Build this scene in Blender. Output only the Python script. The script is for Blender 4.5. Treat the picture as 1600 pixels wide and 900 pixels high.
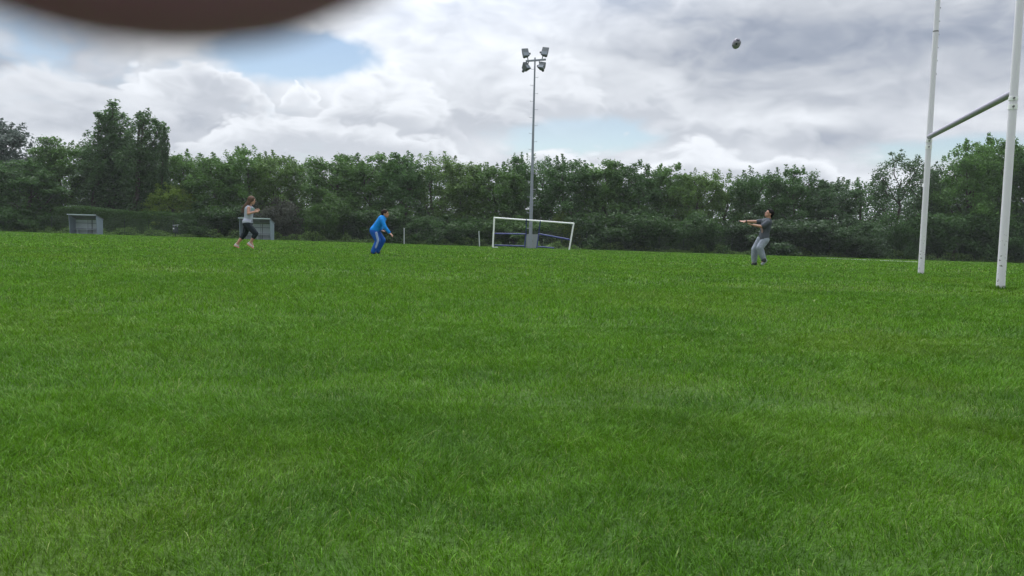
import bpy, bmesh, math, random
import numpy as np
from mathutils import Vector, Matrix

for o in list(bpy.data.objects):
    bpy.data.objects.remove(o)
S = bpy.context.scene
COL = S.collection
R = math.radians

# ------------------------------------------------------------------ camera
CAM_H, F_PX, PITCH, ROLL = 0.66, 1290.0, R(3.95), R(1.6)      # pixel units of a 1600x900 frame
fwd = Vector((0, math.cos(PITCH), -math.sin(PITCH)))
up0 = Vector((0, math.sin(PITCH), math.cos(PITCH)))
rt0 = Vector((1, 0, 0))
CR = rt0 * math.cos(ROLL) + up0 * math.sin(ROLL)
CU = up0 * math.cos(ROLL) - rt0 * math.sin(ROLL)
CP = Vector((0, 0, CAM_H))
cd = bpy.data.cameras.new('camera')
cam = bpy.data.objects.new('camera', cd)
COL.objects.link(cam)
cam.matrix_world = Matrix(((CR.x, CU.x, -fwd.x, CP.x), (CR.y, CU.y, -fwd.y, CP.y),
                           (CR.z, CU.z, -fwd.z, CP.z), (0, 0, 0, 1)))
cd.sensor_width = 36
cd.lens = F_PX / 1600 * 36
cd.clip_start = 0.002
cd.clip_end = 3000
cd.dof.use_dof = True
cd.dof.focus_distance = 14
cd.dof.aperture_fstop = 25          # a phone lens: about 0.9 mm across
S.camera = cam


def ray(px, py):
    return fwd + CR * ((px - 800) / F_PX) + CU * ((450 - py) / F_PX)


def at(px, py, Y):
    """world point at distance Y in front of the camera seen at photo pixel px, py"""
    d = ray(px, py)
    return CP + d * ((Y - CP.y) / d.y)


# ------------------------------------------------------------------ world: sky with broken cloud
SUN_EL, SUN_AZ = R(56), R(-14)      # ahead of the camera, slightly left, behind thin cloud
W = bpy.data.worlds.new('World')
S.world = W
W.use_nodes = True
W.cycles.sampling_method = 'MANUAL'
W.cycles.sample_map_resolution = 512
nt = W.node_tree
nt.nodes.clear()
NB = nt.nodes.new
LK = nt.links.new


def put(sock, v):
    if isinstance(v, bpy.types.NodeSocket):
        LK(v, sock)
    else:
        sock.default_value = v


def MA(op, a, b=None, c=None, clamp=False):
    n = NB('ShaderNodeMath')
    n.operation = op
    n.use_clamp = clamp
    put(n.inputs[0], a)
    if b is not None:
        put(n.inputs[1], b)
    if c is not None:
        put(n.inputs[2], c)
    return n.outputs[0]


def VM(op, a, b=None):
    n = NB('ShaderNodeVectorMath')
    n.operation = op
    put(n.inputs[0], a)
    if b is not None:
        put(n.inputs[1], b)
    return n.outputs[0]


def smooth(v, a, b, lo=0.0, hi=1.0):
    n = NB('ShaderNodeMapRange')
    n.interpolation_type = 'SMOOTHSTEP'
    put(n.inputs['Value'], v)
    n.clamp = True
    for k, x in (('From Min', a), ('From Max', b), ('To Min', lo), ('To Max', hi)):
        n.inputs[k].default_value = x
    return n.outputs['Result']


def mixc(f, a, b):
    n = NB('ShaderNodeMix')
    n.data_type = 'RGBA'
    put(n.inputs['Factor'], f)
    put(n.inputs[6], a)
    put(n.inputs[7], b)
    return n.outputs[2]


tc = NB('ShaderNodeTexCoord')
sep = NB('ShaderNodeSeparateXYZ')
LK(tc.outputs['Generated'], sep.inputs[0])
az = MA('ARCTAN2', sep.outputs[0], sep.outputs[1])
el = MA('ARCSINE', sep.outputs[2])


def azel(px, py):
    d = ray(px, py).normalized()
    return math.atan2(d.x, d.y), math.asin(d.z)


def lobe(px, py, rx, ry, w, tilt=0):
    a0, e0 = azel(px, py)
    da = MA('SUBTRACT', az, a0)
    de = MA('SUBTRACT', el, e0)
    ct, st = math.cos(R(tilt)), math.sin(R(tilt))
    u = MA('MULTIPLY', MA('ADD', MA('MULTIPLY', da, ct), MA('MULTIPLY', de, st)), F_PX / rx)
    v = MA('MULTIPLY', MA('SUBTRACT', MA('MULTIPLY', de, ct), MA('MULTIPLY', da, st)), F_PX / ry)
    q = MA('ADD', MA('MULTIPLY', u, u), MA('MULTIPLY', v, v))
    return MA('MULTIPLY', MA('EXPONENT', MA('MULTIPLY', q, -1.0)), w)


def total(items, base):
    t = base
    for i in items:
        t = MA('ADD', t, i)
    return t


vec = VM('MULTIPLY', tc.outputs['Generated'], (1.0, 1.0, 2.0))


def noise(v, scale, detail, rough, dist=0.0, color=False):
    n = NB('ShaderNodeTexNoise')
    put(n.inputs['Vector'], v)
    n.inputs['Scale'].default_value = scale
    n.inputs['Detail'].default_value = detail
    n.inputs['Roughness'].default_value = rough
    n.inputs['Distortion'].default_value = dist
    return n.outputs['Color' if color else 'Fac']


def puffs(v, scale):
    """rounded billows with creases between them"""
    n = noise(v, scale, 1.0, .5)
    return MA('ABSOLUTE', MA('SUBTRACT', n, .5))


warp = VM('MULTIPLY', VM('SUBTRACT', noise(vec, 8, 3, .5, color=True), (.5, .5, .5)), (.10, .10, .10))
vw = VM('ADD', vec, warp)


def density(v):
    a = noise(v, 4.4, 6, .5)
    return MA('ADD', MA('MULTIPLY', MA('SUBTRACT', a, .5), 1.25),
              MA('ADD', MA('MULTIPLY', puffs(v, 13.0), .70), MA('MULTIPLY', puffs(v, 33.0), .36)))


D0 = density(vw)
D1 = density(VM('ADD', vw, (-.008, 0.0, .034)))
edge = MA('SUBTRACT', D0, D1)                        # positive on the sunlit upper side of each billow
slow = noise(vec, 6.5, 2, .5)
soft = noise(VM('MULTIPLY', vw, (1.0, 1.0, 1.7)), 3.4, 5, .45)
bump = MA('SUBTRACT', MA('ADD', MA('MULTIPLY', puffs(vw, 17.0), .9), MA('ADD', MA('MULTIPLY', puffs(vw, 41.0), .5), MA('MULTIPLY', noise(vec, 60, 3, .5), .08))), .18)

cover = total([
    lobe(445, 84, 85, 30, -1.2, 8), lobe(375, 62, 90, 22, -.5, 22), lobe(520, 90, 60, 30, -.55),
    lobe(905, 218, 100, 25, -1.1, 4), lobe(1420, 238, 150, 24, -.66, 4), lobe(1560, 225, 70, 20, -.4),
    lobe(1250, 90, 400, 100, .5), lobe(750, 20, 220, 60, .5),
], MA('ADD', MA('MULTIPLY', D0, 1.25), .68))
mask = smooth(cover, .10, .66)

light = total([
    lobe(720, 22, 250, 46, -.30, 4), lobe(1000, 6, 140, 30, -.12),
    lobe(1360, 85, 330, 58, -.36, 3), lobe(1500, 150, 230, 40, -.20, 2),
    lobe(130, 176, 230, 30, -.20, -4), lobe(1285, 216, 80, 16, -.20), lobe(1270, 190, 80, 12, .16), lobe(1150, 185, 120, 18, .14), lobe(20, 85, 120, 44, -.18), lobe(660, 205, 150, 24, -.10),
    lobe(880, 100, 140, 60, .16), lobe(290, 100, 90, 30, .10), lobe(1120, 225, 130, 22, .10), lobe(1250, 180, 200, 22, .08),
    MA('MULTIPLY', edge, .62),
    MA('MULTIPLY', MA('SUBTRACT', soft, .5), 1.0),
], .71)


def bank(L, C, px, py, rx, h, hi, lo, amp=.8, fade=.5, crisp=10.0):
    """a bank of cumulus: crisp billowing top, grey flat underside. px, py: middle of its top; h: depth in photo pixels"""
    a0, e0 = azel(px, py)
    u = MA('MULTIPLY', MA('SUBTRACT', az, a0), F_PX / rx)
    u2 = MA('MULTIPLY', u, u)
    arch = MA('SUBTRACT', MA('MULTIPLY', u2, -.35), MA('MULTIPLY', MA('MULTIPLY', u2, u2), .65))
    top = MA('ADD', MA('ADD', arch, MA('MULTIPLY', bump, amp * 150.0 / h)), MA('MULTIPLY', MA('SUBTRACT', slow, .5), 190.0 / h))
    v = MA('MULTIPLY', MA('SUBTRACT', el, e0), F_PX / h)
    sdep = MA('SUBTRACT', top, v)                     # 0 at the top edge, growing downwards
    base = MA('ADD', v, MA('MULTIPLY', MA('SUBTRACT', soft, .5), 1.2))
    m = MA('MULTIPLY', smooth(sdep, 0.0, crisp / h), smooth(base, -1.0 - fade, -1.0 + fade * .3))
    d = MA('ADD', sdep, MA('MULTIPLY', MA('SUBTRACT', soft, .5), .8))
    d = MA('SUBTRACT', d, MA('MULTIPLY', edge, .7))
    Lb = smooth(d, .10, 1.0, hi, lo)
    L2 = MA('ADD', MA('MULTIPLY', L, MA('SUBTRACT', 1.0, m)), MA('MULTIPLY', Lb, m))
    return L2, MA('MAXIMUM', C, m)


for bk in ((490, 170, 230, 60, .98, .62, .7, .5, 16.0), (210, 240, 300, 40, .88, .66, .6, .5, 16.0), (870, 66, 250, 100, .92, .62, .6, .6, 70.0),
           (610, 96, 110, 80, 1.0, .56, .7, .5, 16.0), (860, 96, 90, 60, 1.02, .62, .6, .6, 26.0), (760, 140, 120, 46, .96, .56, .6, .6, 26.0),
           (985, 142, 110, 44, .94, .58, .6, .6, 30.0), (1130, 180, 120, 36, .92, .58, .5, .6, 30.0),
           (474, 118, 36, 36, 1.04, .78), (300, 82, 120, 70, .98, .54, .7, .5, 14.0), (130, 96, 150, 70, .86, .50, .4, .5, 30.0)):
    light, mask = bank(light, mask, *bk)
gap = smooth(MA('SUBTRACT', lobe(905, 212, 115, 30, 1.0, 4), MA('MULTIPLY', D0, .85)), .14, .60)
mask = MA('MULTIPLY', mask, MA('SUBTRACT', 1.0, MA('MULTIPLY', gap, .72)))
for bk in ((1500, 262, 160, 34, .92, .64, .25), (1050, 226, 240, 50, 1.02, .60, .30, .5, 12.0)):
    light, mask = bank(light, mask, *bk)
ramp = NB('ShaderNodeValToRGB')
cr = ramp.color_ramp
cr.elements[0].position = .08
cr.elements[0].color = (.262, .300, .375, 1)
cr.elements[1].position = 1.0
cr.elements[1].color = (.93, .94, .97, 1)
for p, c in ((.30, (.385, .42, .495, 1)), (.52, (.56, .58, .63, 1)), (.78, (.75, .765, .80, 1))):
    e = cr.elements.new(p)
    e.color = c
LK(light, ramp.inputs[0])
sdir = (math.sin(SUN_AZ) * math.cos(SUN_EL), math.cos(SUN_AZ) * math.cos(SUN_EL), math.sin(SUN_EL))
dotn = NB('ShaderNodeVectorMath')
dotn.operation = 'DOT_PRODUCT'
LK(tc.outputs['Generated'], dotn.inputs[0])
dotn.inputs[1].default_value = sdir
overhead = MA('MULTIPLY', smooth(dotn.outputs['Value'], .66, 1.0, 1.0, 4.6), smooth(el, R(16), R(60), 1.0, 1.7))   # the sun glows through the cloud
cloud = VM('MULTIPLY', ramp.outputs[0], (6.55, 6.75, 6.95))
sc_ = NB('ShaderNodeVectorMath')
sc_.operation = 'SCALE'
LK(cloud, sc_.inputs[0])
LK(overhead, sc_.inputs['Scale'])
sky = NB('ShaderNodeTexSky')
sky.sky_type = 'NISHITA'
sky.sun_disc = False
sky.sun_elevation = SUN_EL
sky.sun_rotation = SUN_AZ
sky.air_density = 1.0
sky.dust_density = .6
sky.ozone_density = 1.6
bg = NB('ShaderNodeBackground')
bg.inputs['Strength'].default_value = 0.1
LK(mixc(mask, VM('MULTIPLY', sky.outputs[0], (.74, .72, .70)), sc_.outputs[0]), bg.inputs['Color'])
wo = NB('ShaderNodeOutputWorld')
LK(bg.outputs[0], wo.inputs['Surface'])

sl = bpy.data.lights.new('sun', 'SUN')
sl.energy = 1.0
sl.angle = R(16)
sl.color = (1.0, .96, .90)
so = bpy.data.objects.new('sun', sl)
COL.objects.link(so)
sd = Vector((math.sin(SUN_AZ) * math.cos(SUN_EL), math.cos(SUN_AZ) * math.cos(SUN_EL), math.sin(SUN_EL)))
so.rotation_euler = sd.to_track_quat('Z', 'Y').to_euler()
so.location = (-20, 60, 60)

S.view_settings.view_transform = 'Standard'
S.view_settings.look = 'None'
S.view_settings.gamma = 1
S.view_settings.use_curve_mapping = False
S.view_settings.exposure = 0.6
S.cycles.max_bounces = 5
S.cycles.diffuse_bounces = 2
S.cycles.transparent_max_bounces = 4


# ------------------------------------------------------------------ helpers
def tag(o, label=None, cat=None, group=None, kind=None):
    for k, v in (('label', label), ('category', cat), ('group', group), ('kind', kind)):
        if v:
            o[k] = v
    return o


def empty(name, loc, rz=0.0):
    o = bpy.data.objects.new(name, None)
    o.location = loc
    o.rotation_euler.z = rz
    o.empty_display_size = .2
    COL.objects.link(o)
    return o


def link(name, me, mat, parent=None):
    o = bpy.data.objects.new(name, me)
    if mat and not me.materials:
        me.materials.append(mat)
    COL.objects.link(o)
    o.parent = parent
    return o


def np_mesh(name, V, polys, smooth_=False):
    """polys: list of integer arrays (M, k)"""
    me = bpy.data.meshes.new(name)
    me.vertices.add(len(V))
    me.vertices.foreach_set('co', np.ascontiguousarray(V, dtype=np.float32).ravel())
    loops = np.concatenate([p.ravel() for p in polys]).astype(np.int32)
    tot = np.concatenate([np.full(len(p), p.shape[1]) for p in polys]).astype(np.int32)
    st = np.concatenate([[0], np.cumsum(tot)[:-1]]).astype(np.int32)
    me.loops.add(len(loops))
    me.loops.foreach_set('vertex_index', loops)
    me.polygons.add(len(tot))
    me.polygons.foreach_set('loop_start', st)
    if smooth_:
        me.polygons.foreach_set('use_smooth', np.ones(len(tot), dtype=bool))
    me.update(calc_edges=True)
    return me


class MB:
    """collects shapes into one mesh"""

    def __init__(s):
        s.bm = bmesh.new()

    def box(s, c, size, rot=None, bev=0.0):
        r = bmesh.ops.create_cube(s.bm, size=1)
        M_ = Matrix.Translation(Vector(c)) @ (rot.to_4x4() if rot else Matrix.Identity(4)) @ Matrix.Diagonal((*size, 1))
        bmesh.ops.transform(s.bm, matrix=M_, verts=r['verts'])
        if bev:
            es = list({e for v in r['verts'] for e in v.link_edges})
            bmesh.ops.bevel(s.bm, geom=es, offset=bev, segments=2, affect='EDGES', profile=.5)
        return s

    def tube(s, p, q, r1, r2=None, seg=12, caps=True):
        p, q = Vector(p), Vector(q)
        r2 = r1 if r2 is None else r2
        d = q - p
        r = bmesh.ops.create_cone(s.bm, cap_ends=caps, segments=seg, radius1=r1, radius2=r2, depth=d.length)
        M_ = Matrix.Translation((p + q) / 2) @ d.to_track_quat('Z', 'Y').to_matrix().to_4x4()
        bmesh.ops.transform(s.bm, matrix=M_, verts=r['verts'])
        return s

    def beam(s, p, q, w, h, bev=0.0):
        p, q = Vector(p), Vector(q)
        d = q - p
        return s.box((p + q) / 2, (w, h, d.length), d.to_track_quat('Z', 'Y').to_matrix(), bev)

    def ball(s, c, r, scale=(1, 1, 1), rot=None, seg=16):
        k = bmesh.ops.create_uvsphere(s.bm, u_segments=seg, v_segments=max(8, seg * 2 // 3), radius=r)
        M_ = Matrix.Translation(Vector(c)) @ (rot.to_4x4() if rot else Matrix.Identity(4)) @ Matrix.Diagonal((*scale, 1))
        bmesh.ops.transform(s.bm, matrix=M_, verts=k['verts'])
        return s

    def cap(s, p, q, r1, r2=None, seg=14):
        r2 = r1 if r2 is None else r2
        s.ball(p, r1, seg=seg)
        s.ball(q, r2, seg=seg)
        if (Vector(q) - Vector(p)).length > 1e-4:
            s.tube(p, q, r1, r2, seg)
        return s

    def poly(s, pts):
        s.bm.faces.new([s.bm.verts.new(p) for p in pts])
        return s

    def mesh(s, name, smooth_=False):
        me = bpy.data.meshes.new(name)
        bmesh.ops.recalc_face_normals(s.bm, faces=s.bm.faces)
        s.bm.to_mesh(me)
        s.bm.free()
        if smooth_:
            for p in me.polygons:
                p.use_smooth = True
            me.set_sharp_from_angle(angle=R(42))
        return me

    def build(s, name, mat, parent=None, smooth_=False):
        """points are given in world space; they are moved into the parent's frame"""
        if parent is not None:
            M_ = Matrix.Translation(parent.location) @ parent.rotation_euler.to_matrix().to_4x4()
            bmesh.ops.transform(s.bm, matrix=M_.inverted(), verts=s.bm.verts)
        return link(name, s.mesh(name, smooth_), mat, parent)

    def build_local(s, name, mat, parent=None, smooth_=False):
        return link(name, s.mesh(name, smooth_), mat, parent)

    def fused(s, name, mat, parent=None, voxel=.007, it=4):
        """one continuous skin over all the collected shapes"""
        if parent is not None:
            bmesh.ops.transform(s.bm, matrix=Matrix.Translation(-parent.location), verts=s.bm.verts)
        tmp = link('tmp', s.mesh('tmp'), None)
        m = tmp.modifiers.new('r', 'REMESH')
        m.mode = 'VOXEL'
        m.voxel_size = voxel
        m.use_smooth_shade = True
        k = tmp.modifiers.new('s', 'SMOOTH')
        k.factor = .5
        k.iterations = it
        dg = bpy.context.evaluated_depsgraph_get()
        me = bpy.data.meshes.new_from_object(tmp.evaluated_get(dg))
        old = tmp.data
        bpy.data.objects.remove(tmp)
        bpy.data.meshes.remove(old)
        me.name = name
        for p in me.polygons:
            p.use_smooth = True
        me.materials.clear()
        return link(name, me, mat, parent)


def copy_thing(root):
    c = root.copy()
    COL.objects.link(c)
    for ch in root.children:
        d = ch.copy()
        COL.objects.link(d)
        d.parent = c
        for g in ch.children:
            h = g.copy()
            COL.objects.link(h)
            h.parent = d
    return c


# ------------------------------------------------------------------ materials
def material(name, color, rough=.6, metal=0.0, var=0.0, scale=20.0, spec=.5, bump=0.0, spots=None):
    m = bpy.data.materials.new(name)
    m.use_nodes = True
    t = m.node_tree
    b = t.nodes['Principled BSDF']
    b.inputs['Base Color'].default_value = (*color, 1)
    b.inputs['Roughness'].default_value = rough
    b.inputs['Metallic'].default_value = metal
    b.inputs['Specular IOR Level'].default_value = spec
    if var or bump or spots:
        tcn = t.nodes.new('ShaderNodeTexCoord')
        n = t.nodes.new('ShaderNodeTexNoise')
        n.inputs['Scale'].default_value = scale
        n.inputs['Detail'].default_value = 5
        n.inputs['Roughness'].default_value = .6
        t.links.new(tcn.outputs['Object'], n.inputs['Vector'])
        src = None
        if var:
            mx = t.nodes.new('ShaderNodeMix')
            mx.data_type = 'RGBA'
            mx.inputs[6].default_value = (*[c * (1 - var) for c in color], 1)
            mx.inputs[7].default_value = (*[min(1, c * (1 + var)) for c in color], 1)
            t.links.new(n.outputs['Fac'], mx.inputs['Factor'])
            src = mx.outputs[2]
        if spots:                       # (colour, scale, threshold, height limit or None)
            n2 = t.nodes.new('ShaderNodeTexNoise')
            n2.inputs['Scale'].default_value = spots[1]
            n2.inputs['Detail'].default_value = 2
            t.links.new(tcn.outputs['Object'], n2.inputs['Vector'])
            g = t.nodes.new('ShaderNodeMapRange')
            g.inputs['From Min'].default_value = spots[2]
            g.inputs['From Max'].default_value = spots[2] + .02
            t.links.new(n2.outputs['Fac'], g.inputs['Value'])
            f = g.outputs['Result']
            if spots[3]:
                sp = t.nodes.new('ShaderNodeSeparateXYZ')
                t.links.new(tcn.outputs['Object'], sp.inputs[0])
                h = t.nodes.new('ShaderNodeMapRange')
                h.inputs['From Min'].default_value = spots[3]
                h.inputs['From Max'].default_value = spots[3] * .6
                t.links.new(sp.outputs[2], h.inputs['Value'])
                mu = t.nodes.new('ShaderNodeMath')
                mu.operation = 'MULTIPLY'
                t.links.new(f, mu.inputs[0])
                t.links.new(h.outputs['Result'], mu.inputs[1])
                f = mu.outputs[0]
            mx2 = t.nodes.new('ShaderNodeMix')
            mx2.data_type = 'RGBA'
            t.links.new(f, mx2.inputs['Factor'])
            if src:
                t.links.new(src, mx2.inputs[6])
            else:
                mx2.inputs[6].default_value = (*color, 1)
            mx2.inputs[7].default_value = (*spots[0], 1)
            src = mx2.outputs[2]
        if src:
            t.links.new(src, b.inputs['Base Color'])
        if bump:
            bp = t.nodes.new('ShaderNodeBump')
            bp.inputs['Strength'].default_value = bump
            bp.inputs['Distance'].default_value = .02
            t.links.new(n.outputs['Fac'], bp.inputs['Height'])
            t.links.new(bp.outputs[0], b.inputs['Normal'])
    return m


M_ = {}
M_['post_white'] = material('white_post_paint', (.66, .64, .68), .4, var=.06, scale=6, spots=((.06, .055, .045), 26, .665, .95))
M_['bar_shade_grey'] = material('shade_toned_bar', (.26, .25, .31), .4, var=.12, scale=6)  # grey holds the backlit shade of the bar's underside
M_['white'] = material('white_paint', (.78, .79, .77), .4, var=.06, scale=9)
M_['bolt'] = material('dark_bolt', (.12, .12, .12), .5)
M_['galv'] = material('galvanised_steel', (.235, .255, .30), .55, .15, var=.12, scale=5)
M_['lamp_body'] = material('lamp_housing', (.10, .115, .12), .45, .2, var=.1)
M_['lamp_glass'] = material('lamp_glass', (.17, .20, .23), .2, 0, spec=.6)
M_['cabinet'] = material('grey_cabinet', (.24, .26, .28), .55, var=.1, scale=7)
M_['blue'] = material('blue_goal_tube', (.018, .035, .16), .55, var=.2)
M_['dug_side'] = material('dugout_steel', (.22, .27, .33), .5, .1, var=.12, scale=3)
M_['dug_in'] = material('dugout_lining', (.38, .44, .47), .6, var=.12, scale=3)
M_['dug_dark'] = material('dugout_rail', (.13, .15, .17), .6)
M_['dug_roof'] = material('dugout_roof', (.15, .165, .185), .5, var=.1, scale=4)
M_['bin'] = material('bin_plastic', (.025, .035, .04), .45, var=.2)
M_['bin_lid'] = material('bin_hood', (.30, .33, .34), .5)
M_['sticker'] = material('pale_sticker', (.6, .62, .6), .5)
M_['fence'] = material('fence_green', (.016, .030, .024), .6)
M_['conc_post'] = material('pale_post', (.44, .48, .47), .7, var=.15, scale=8)
M_['bark'] = material('bark', (.055, .045, .035), .9, var=.35, scale=6, bump=.5)
M_['skin'] = material('skin', (.44, .235, .165), .5, var=.06)
M_['skin_tan'] = material('tan_skin', (.38, .20, .13), .5, var=.06)
M_['lips'] = material('lips', (.28, .09, .08), .5)
M_['eye'] = material('eye', (.05, .04, .035), .2)
M_['hair_brown'] = material('brown_hair', (.105, .066, .047), .75, var=.4, scale=30, spec=.12)
M_['hair_dark'] = material('dark_hair', (.008, .0065, .006), .7, var=.3, scale=40, spec=.1)
M_['hair_short'] = material('short_brown_hair', (.022, .013, .010), .75, var=.3, scale=40, spec=.1)
M_['tank'] = material('pale_grey_top', (.40, .42, .51), .8, spec=.12, var=.25, scale=14, bump=.3)
M_['print'] = material('shirt_print', (.20, .30, .30), .8, var=.4, scale=40)
M_['legging'] = material('charcoal_leggings', (.019, .025, .031), .8, spec=.12, var=.2, scale=14, bump=.3)
M_['pink_shoe'] = material('coral_shoe', (.62, .16, .13), .55, var=.1)
M_['white_sole'] = material('pale_shoe_upper', (.55, .50, .50), .6)
M_['blue_top'] = material('bright_blue_top', (.010, .21, .60), .7, spec=.12, var=.3, scale=14, bump=.3)
M_['blue_trouser'] = material('royal_blue_trousers', (.014, .090, .38), .7, spec=.12, var=.4, scale=14, bump=.3)
M_['stripe'] = material('pale_side_stripe', (.26, .34, .56), .7, var=.25, scale=20)
M_['black_shoe'] = material('black_shoe', (.014, .016, .022), .5)
M_['grey_tee'] = material('grey_t_shirt', (.066, .074, .088), .8, spec=.12, var=.4, scale=14, bump=.3)  # tone mottle on the clothes stands in for wrinkle shading
M_['tee_print'] = material('pale_pink_print', (.34, .22, .22), .8, var=.5, scale=35)
M_['grey_trouser'] = material('pale_grey_trousers', (.250, .275, .325), .8, spec=.12, var=.55, scale=13, bump=1.0)  # strong mottle paints in the shading of folds and knees
M_['black_band'] = material('black_band', (.012, .012, .014), .5)
M_['grey_shoe'] = material('pale_grey_shoe', (.30, .33, .36), .6)
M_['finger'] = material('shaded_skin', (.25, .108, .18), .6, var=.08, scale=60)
M_['phone'] = material('white_phone', (.62, .60, .64), .4)  # pale so that it bounces neutral light onto the finger
M_['ball'] = material('white_ball_panel', (.26, .235, .30), .5, var=.1, scale=20)
M_['ball_mark'] = material('dark_ball_panel', (.03, .035, .05), .5)
M_['line'] = material('line_paint', (.62, .66, .58), .9, var=.15, scale=6)


def leaf_material(name):
    m = bpy.data.materials.new(name)
    m.use_nodes = True
    t = m.node_tree
    b = t.nodes['Principled BSDF']
    oi = t.nodes.new('ShaderNodeObjectInfo')
    ge = t.nodes.new('ShaderNodeNewGeometry')
    mr = t.nodes.new('ShaderNodeMapRange')
    mr.inputs['To Min'].default_value = .65
    mr.inputs['To Max'].default_value = 1.35
    t.links.new(ge.outputs['Random Per Island'], mr.inputs['Value'])
    vm = t.nodes.new('ShaderNodeVectorMath')
    vm.operation = 'SCALE'
    t.links.new(oi.outputs['Color'], vm.inputs[0])
    t.links.new(mr.outputs['Result'], vm.inputs['Scale'])
    t.links.new(vm.outputs[0], b.inputs['Base Color'])
    b.inputs['Roughness'].default_value = .5
    b.inputs['Specular IOR Level'].default_value = .12
    tr = t.nodes.new('ShaderNodeBsdfTranslucent')
    t.links.new(vm.outputs[0], tr.inputs['Color'])
    mx = t.nodes.new('ShaderNodeMixShader')
    mx.inputs[0].default_value = .4
    t.links.new(b.outputs[0], mx.inputs[1])
    t.links.new(tr.outputs[0], mx.inputs[2])
    t.links.new(mx.outputs[0], t.nodes['Material Output'].inputs['Surface'])
    return m


M_['leaf'] = leaf_material('leaves')


def turf_colour(t, dark, mid, yellow):
    """patchy turf colour from world position"""
    ge = t.nodes.new('ShaderNodeNewGeometry')

    def nz(scale, detail, rough=.6, loc=(0, 0, 0)):
        mp = t.nodes.new('ShaderNodeMapping')
        mp.inputs['Location'].default_value = loc
        n = t.nodes.new('ShaderNodeTexNoise')
        t.links.new(ge.outputs['Position'], mp.inputs['Vector'])
        t.links.new(mp.outputs[0], n.inputs['Vector'])
        n.inputs['Scale'].default_value = scale
        n.inputs['Detail'].default_value = detail
        n.inputs['Roughness'].default_value = rough
        return n.outputs['Fac']

    def mr(v, a, b):
        n = t.nodes.new('ShaderNodeMapRange')
        n.interpolation_type = 'SMOOTHSTEP'
        n.inputs['From Min'].default_value = a
        n.inputs['From Max'].default_value = b
        t.links.new(v, n.inputs['Value'])
        return n.outputs['Result']

    def mix(f, a, b, k=1.0):
        n = t.nodes.new('ShaderNodeMix')
        n.data_type = 'RGBA'
        if k != 1.0:
            mu = t.nodes.new('ShaderNodeMath')
            mu.operation = 'MULTIPLY'
            t.links.new(f, mu.inputs[0])
            mu.inputs[1].default_value = k
            f = mu.outputs[0]
        t.links.new(f, n.inputs['Factor'])
        for s_, v in ((6, a), (7, b)):
            if isinstance(v, tuple):
                n.inputs[s_].default_value = (*v, 1)
            else:
                t.links.new(v, n.inputs[s_])
        return n.outputs[2]
    c = mix(mr(nz(1.1, 5), .36, .64), dark, mid)
    c = mix(mr(nz(.38, 3, loc=(7, 3, 0)), .46, .68), c, yellow, .45)
    c = mix(mr(nz(3.2, 3, loc=(2, 9, 0)), .52, .75), c, dark, .6)
    c = mix(mr(nz(.10, 3, loc=(5, 1, 4)), .40, .70), c, mid, .5)
    return c, ge


def grass_material():
    m = bpy.data.materials.new('grass_blades')
    m.use_nodes = True
    t = m.node_tree
    b = t.nodes['Principled BSDF']
    c, ge = turf_colour(t, (.058, .150, .008), (.088, .208, .009), (.124, .210, .014))
    mr = t.nodes.new('ShaderNodeMapRange')
    mr.inputs['To Min'].default_value = .42
    mr.inputs['To Max'].default_value = 1.62
    t.links.new(ge.outputs['Random Per Island'], mr.inputs['Value'])
    vm = t.nodes.new('ShaderNodeVectorMath')
    vm.operation = 'SCALE'
    t.links.new(c, vm.inputs[0])
    t.links.new(mr.outputs['Result'], vm.inputs['Scale'])
    # a few straw coloured blades
    gt = t.nodes.new('ShaderNodeMath')
    gt.operation = 'GREATER_THAN'
    gt.inputs[1].default_value = .972
    t.links.new(ge.outputs['Random Per Island'], gt.inputs[0])
    mx0 = t.nodes.new('ShaderNodeMix')
    mx0.data_type = 'RGBA'
    mx0.inputs[7].default_value = (.27, .33, .10, 1)
    t.links.new(gt.outputs[0], mx0.inputs['Factor'])
    t.links.new(vm.outputs[0], mx0.inputs[6])
    t.links.new(mx0.outputs[2], b.inputs['Base Color'])
    b.inputs['Roughness'].default_value = .5
    b.inputs['Specular IOR Level'].default_value = .12
    tr = t.nodes.new('ShaderNodeBsdfTranslucent')
    t.links.new(mx0.outputs[2], tr.inputs['Color'])
    mx = t.nodes.new('ShaderNodeMixShader')
    mx.inputs[0].default_value = .24
    t.links.new(b.outputs[0], mx.inputs[1])
    t.links.new(tr.outputs[0], mx.inputs[2])
    t.links.new(mx.outputs[0], t.nodes['Material Output'].inputs['Surface'])
    return m


def ground_material():
    m = bpy.data.materials.new('turf')
    m.use_nodes = True
    t = m.node_tree
    b = t.nodes['Principled BSDF']
    c, ge = turf_colour(t, (.036, .076, .015), (.060, .112, .020), (.080, .116, .024))
    t.links.new(c, b.inputs['Base Color'])
    b.inputs['Roughness'].default_value = .95
    b.inputs['Specular IOR Level'].default_value = .1
    n = t.nodes.new('ShaderNodeTexNoise')
    n.inputs['Scale'].default_value = 30
    n.inputs['Detail'].default_value = 4
    t.links.new(ge.outputs['Position'], n.inputs['Vector'])
    bp = t.nodes.new('ShaderNodeBump')
    bp.inputs['Strength'].default_value = .8
    bp.inputs['Distance'].default_value = .05
    t.links.new(n.outputs['Fac'], bp.inputs['Height'])
    t.links.new(bp.outputs[0], b.inputs['Normal'])
    return m


M_['grass'] = grass_material()
M_['turf'] = ground_material()

# ------------------------------------------------------------------ ground: the pitch falls gently away
rng = np.random.default_rng(5)
_G = rng.random((64, 64))


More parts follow.
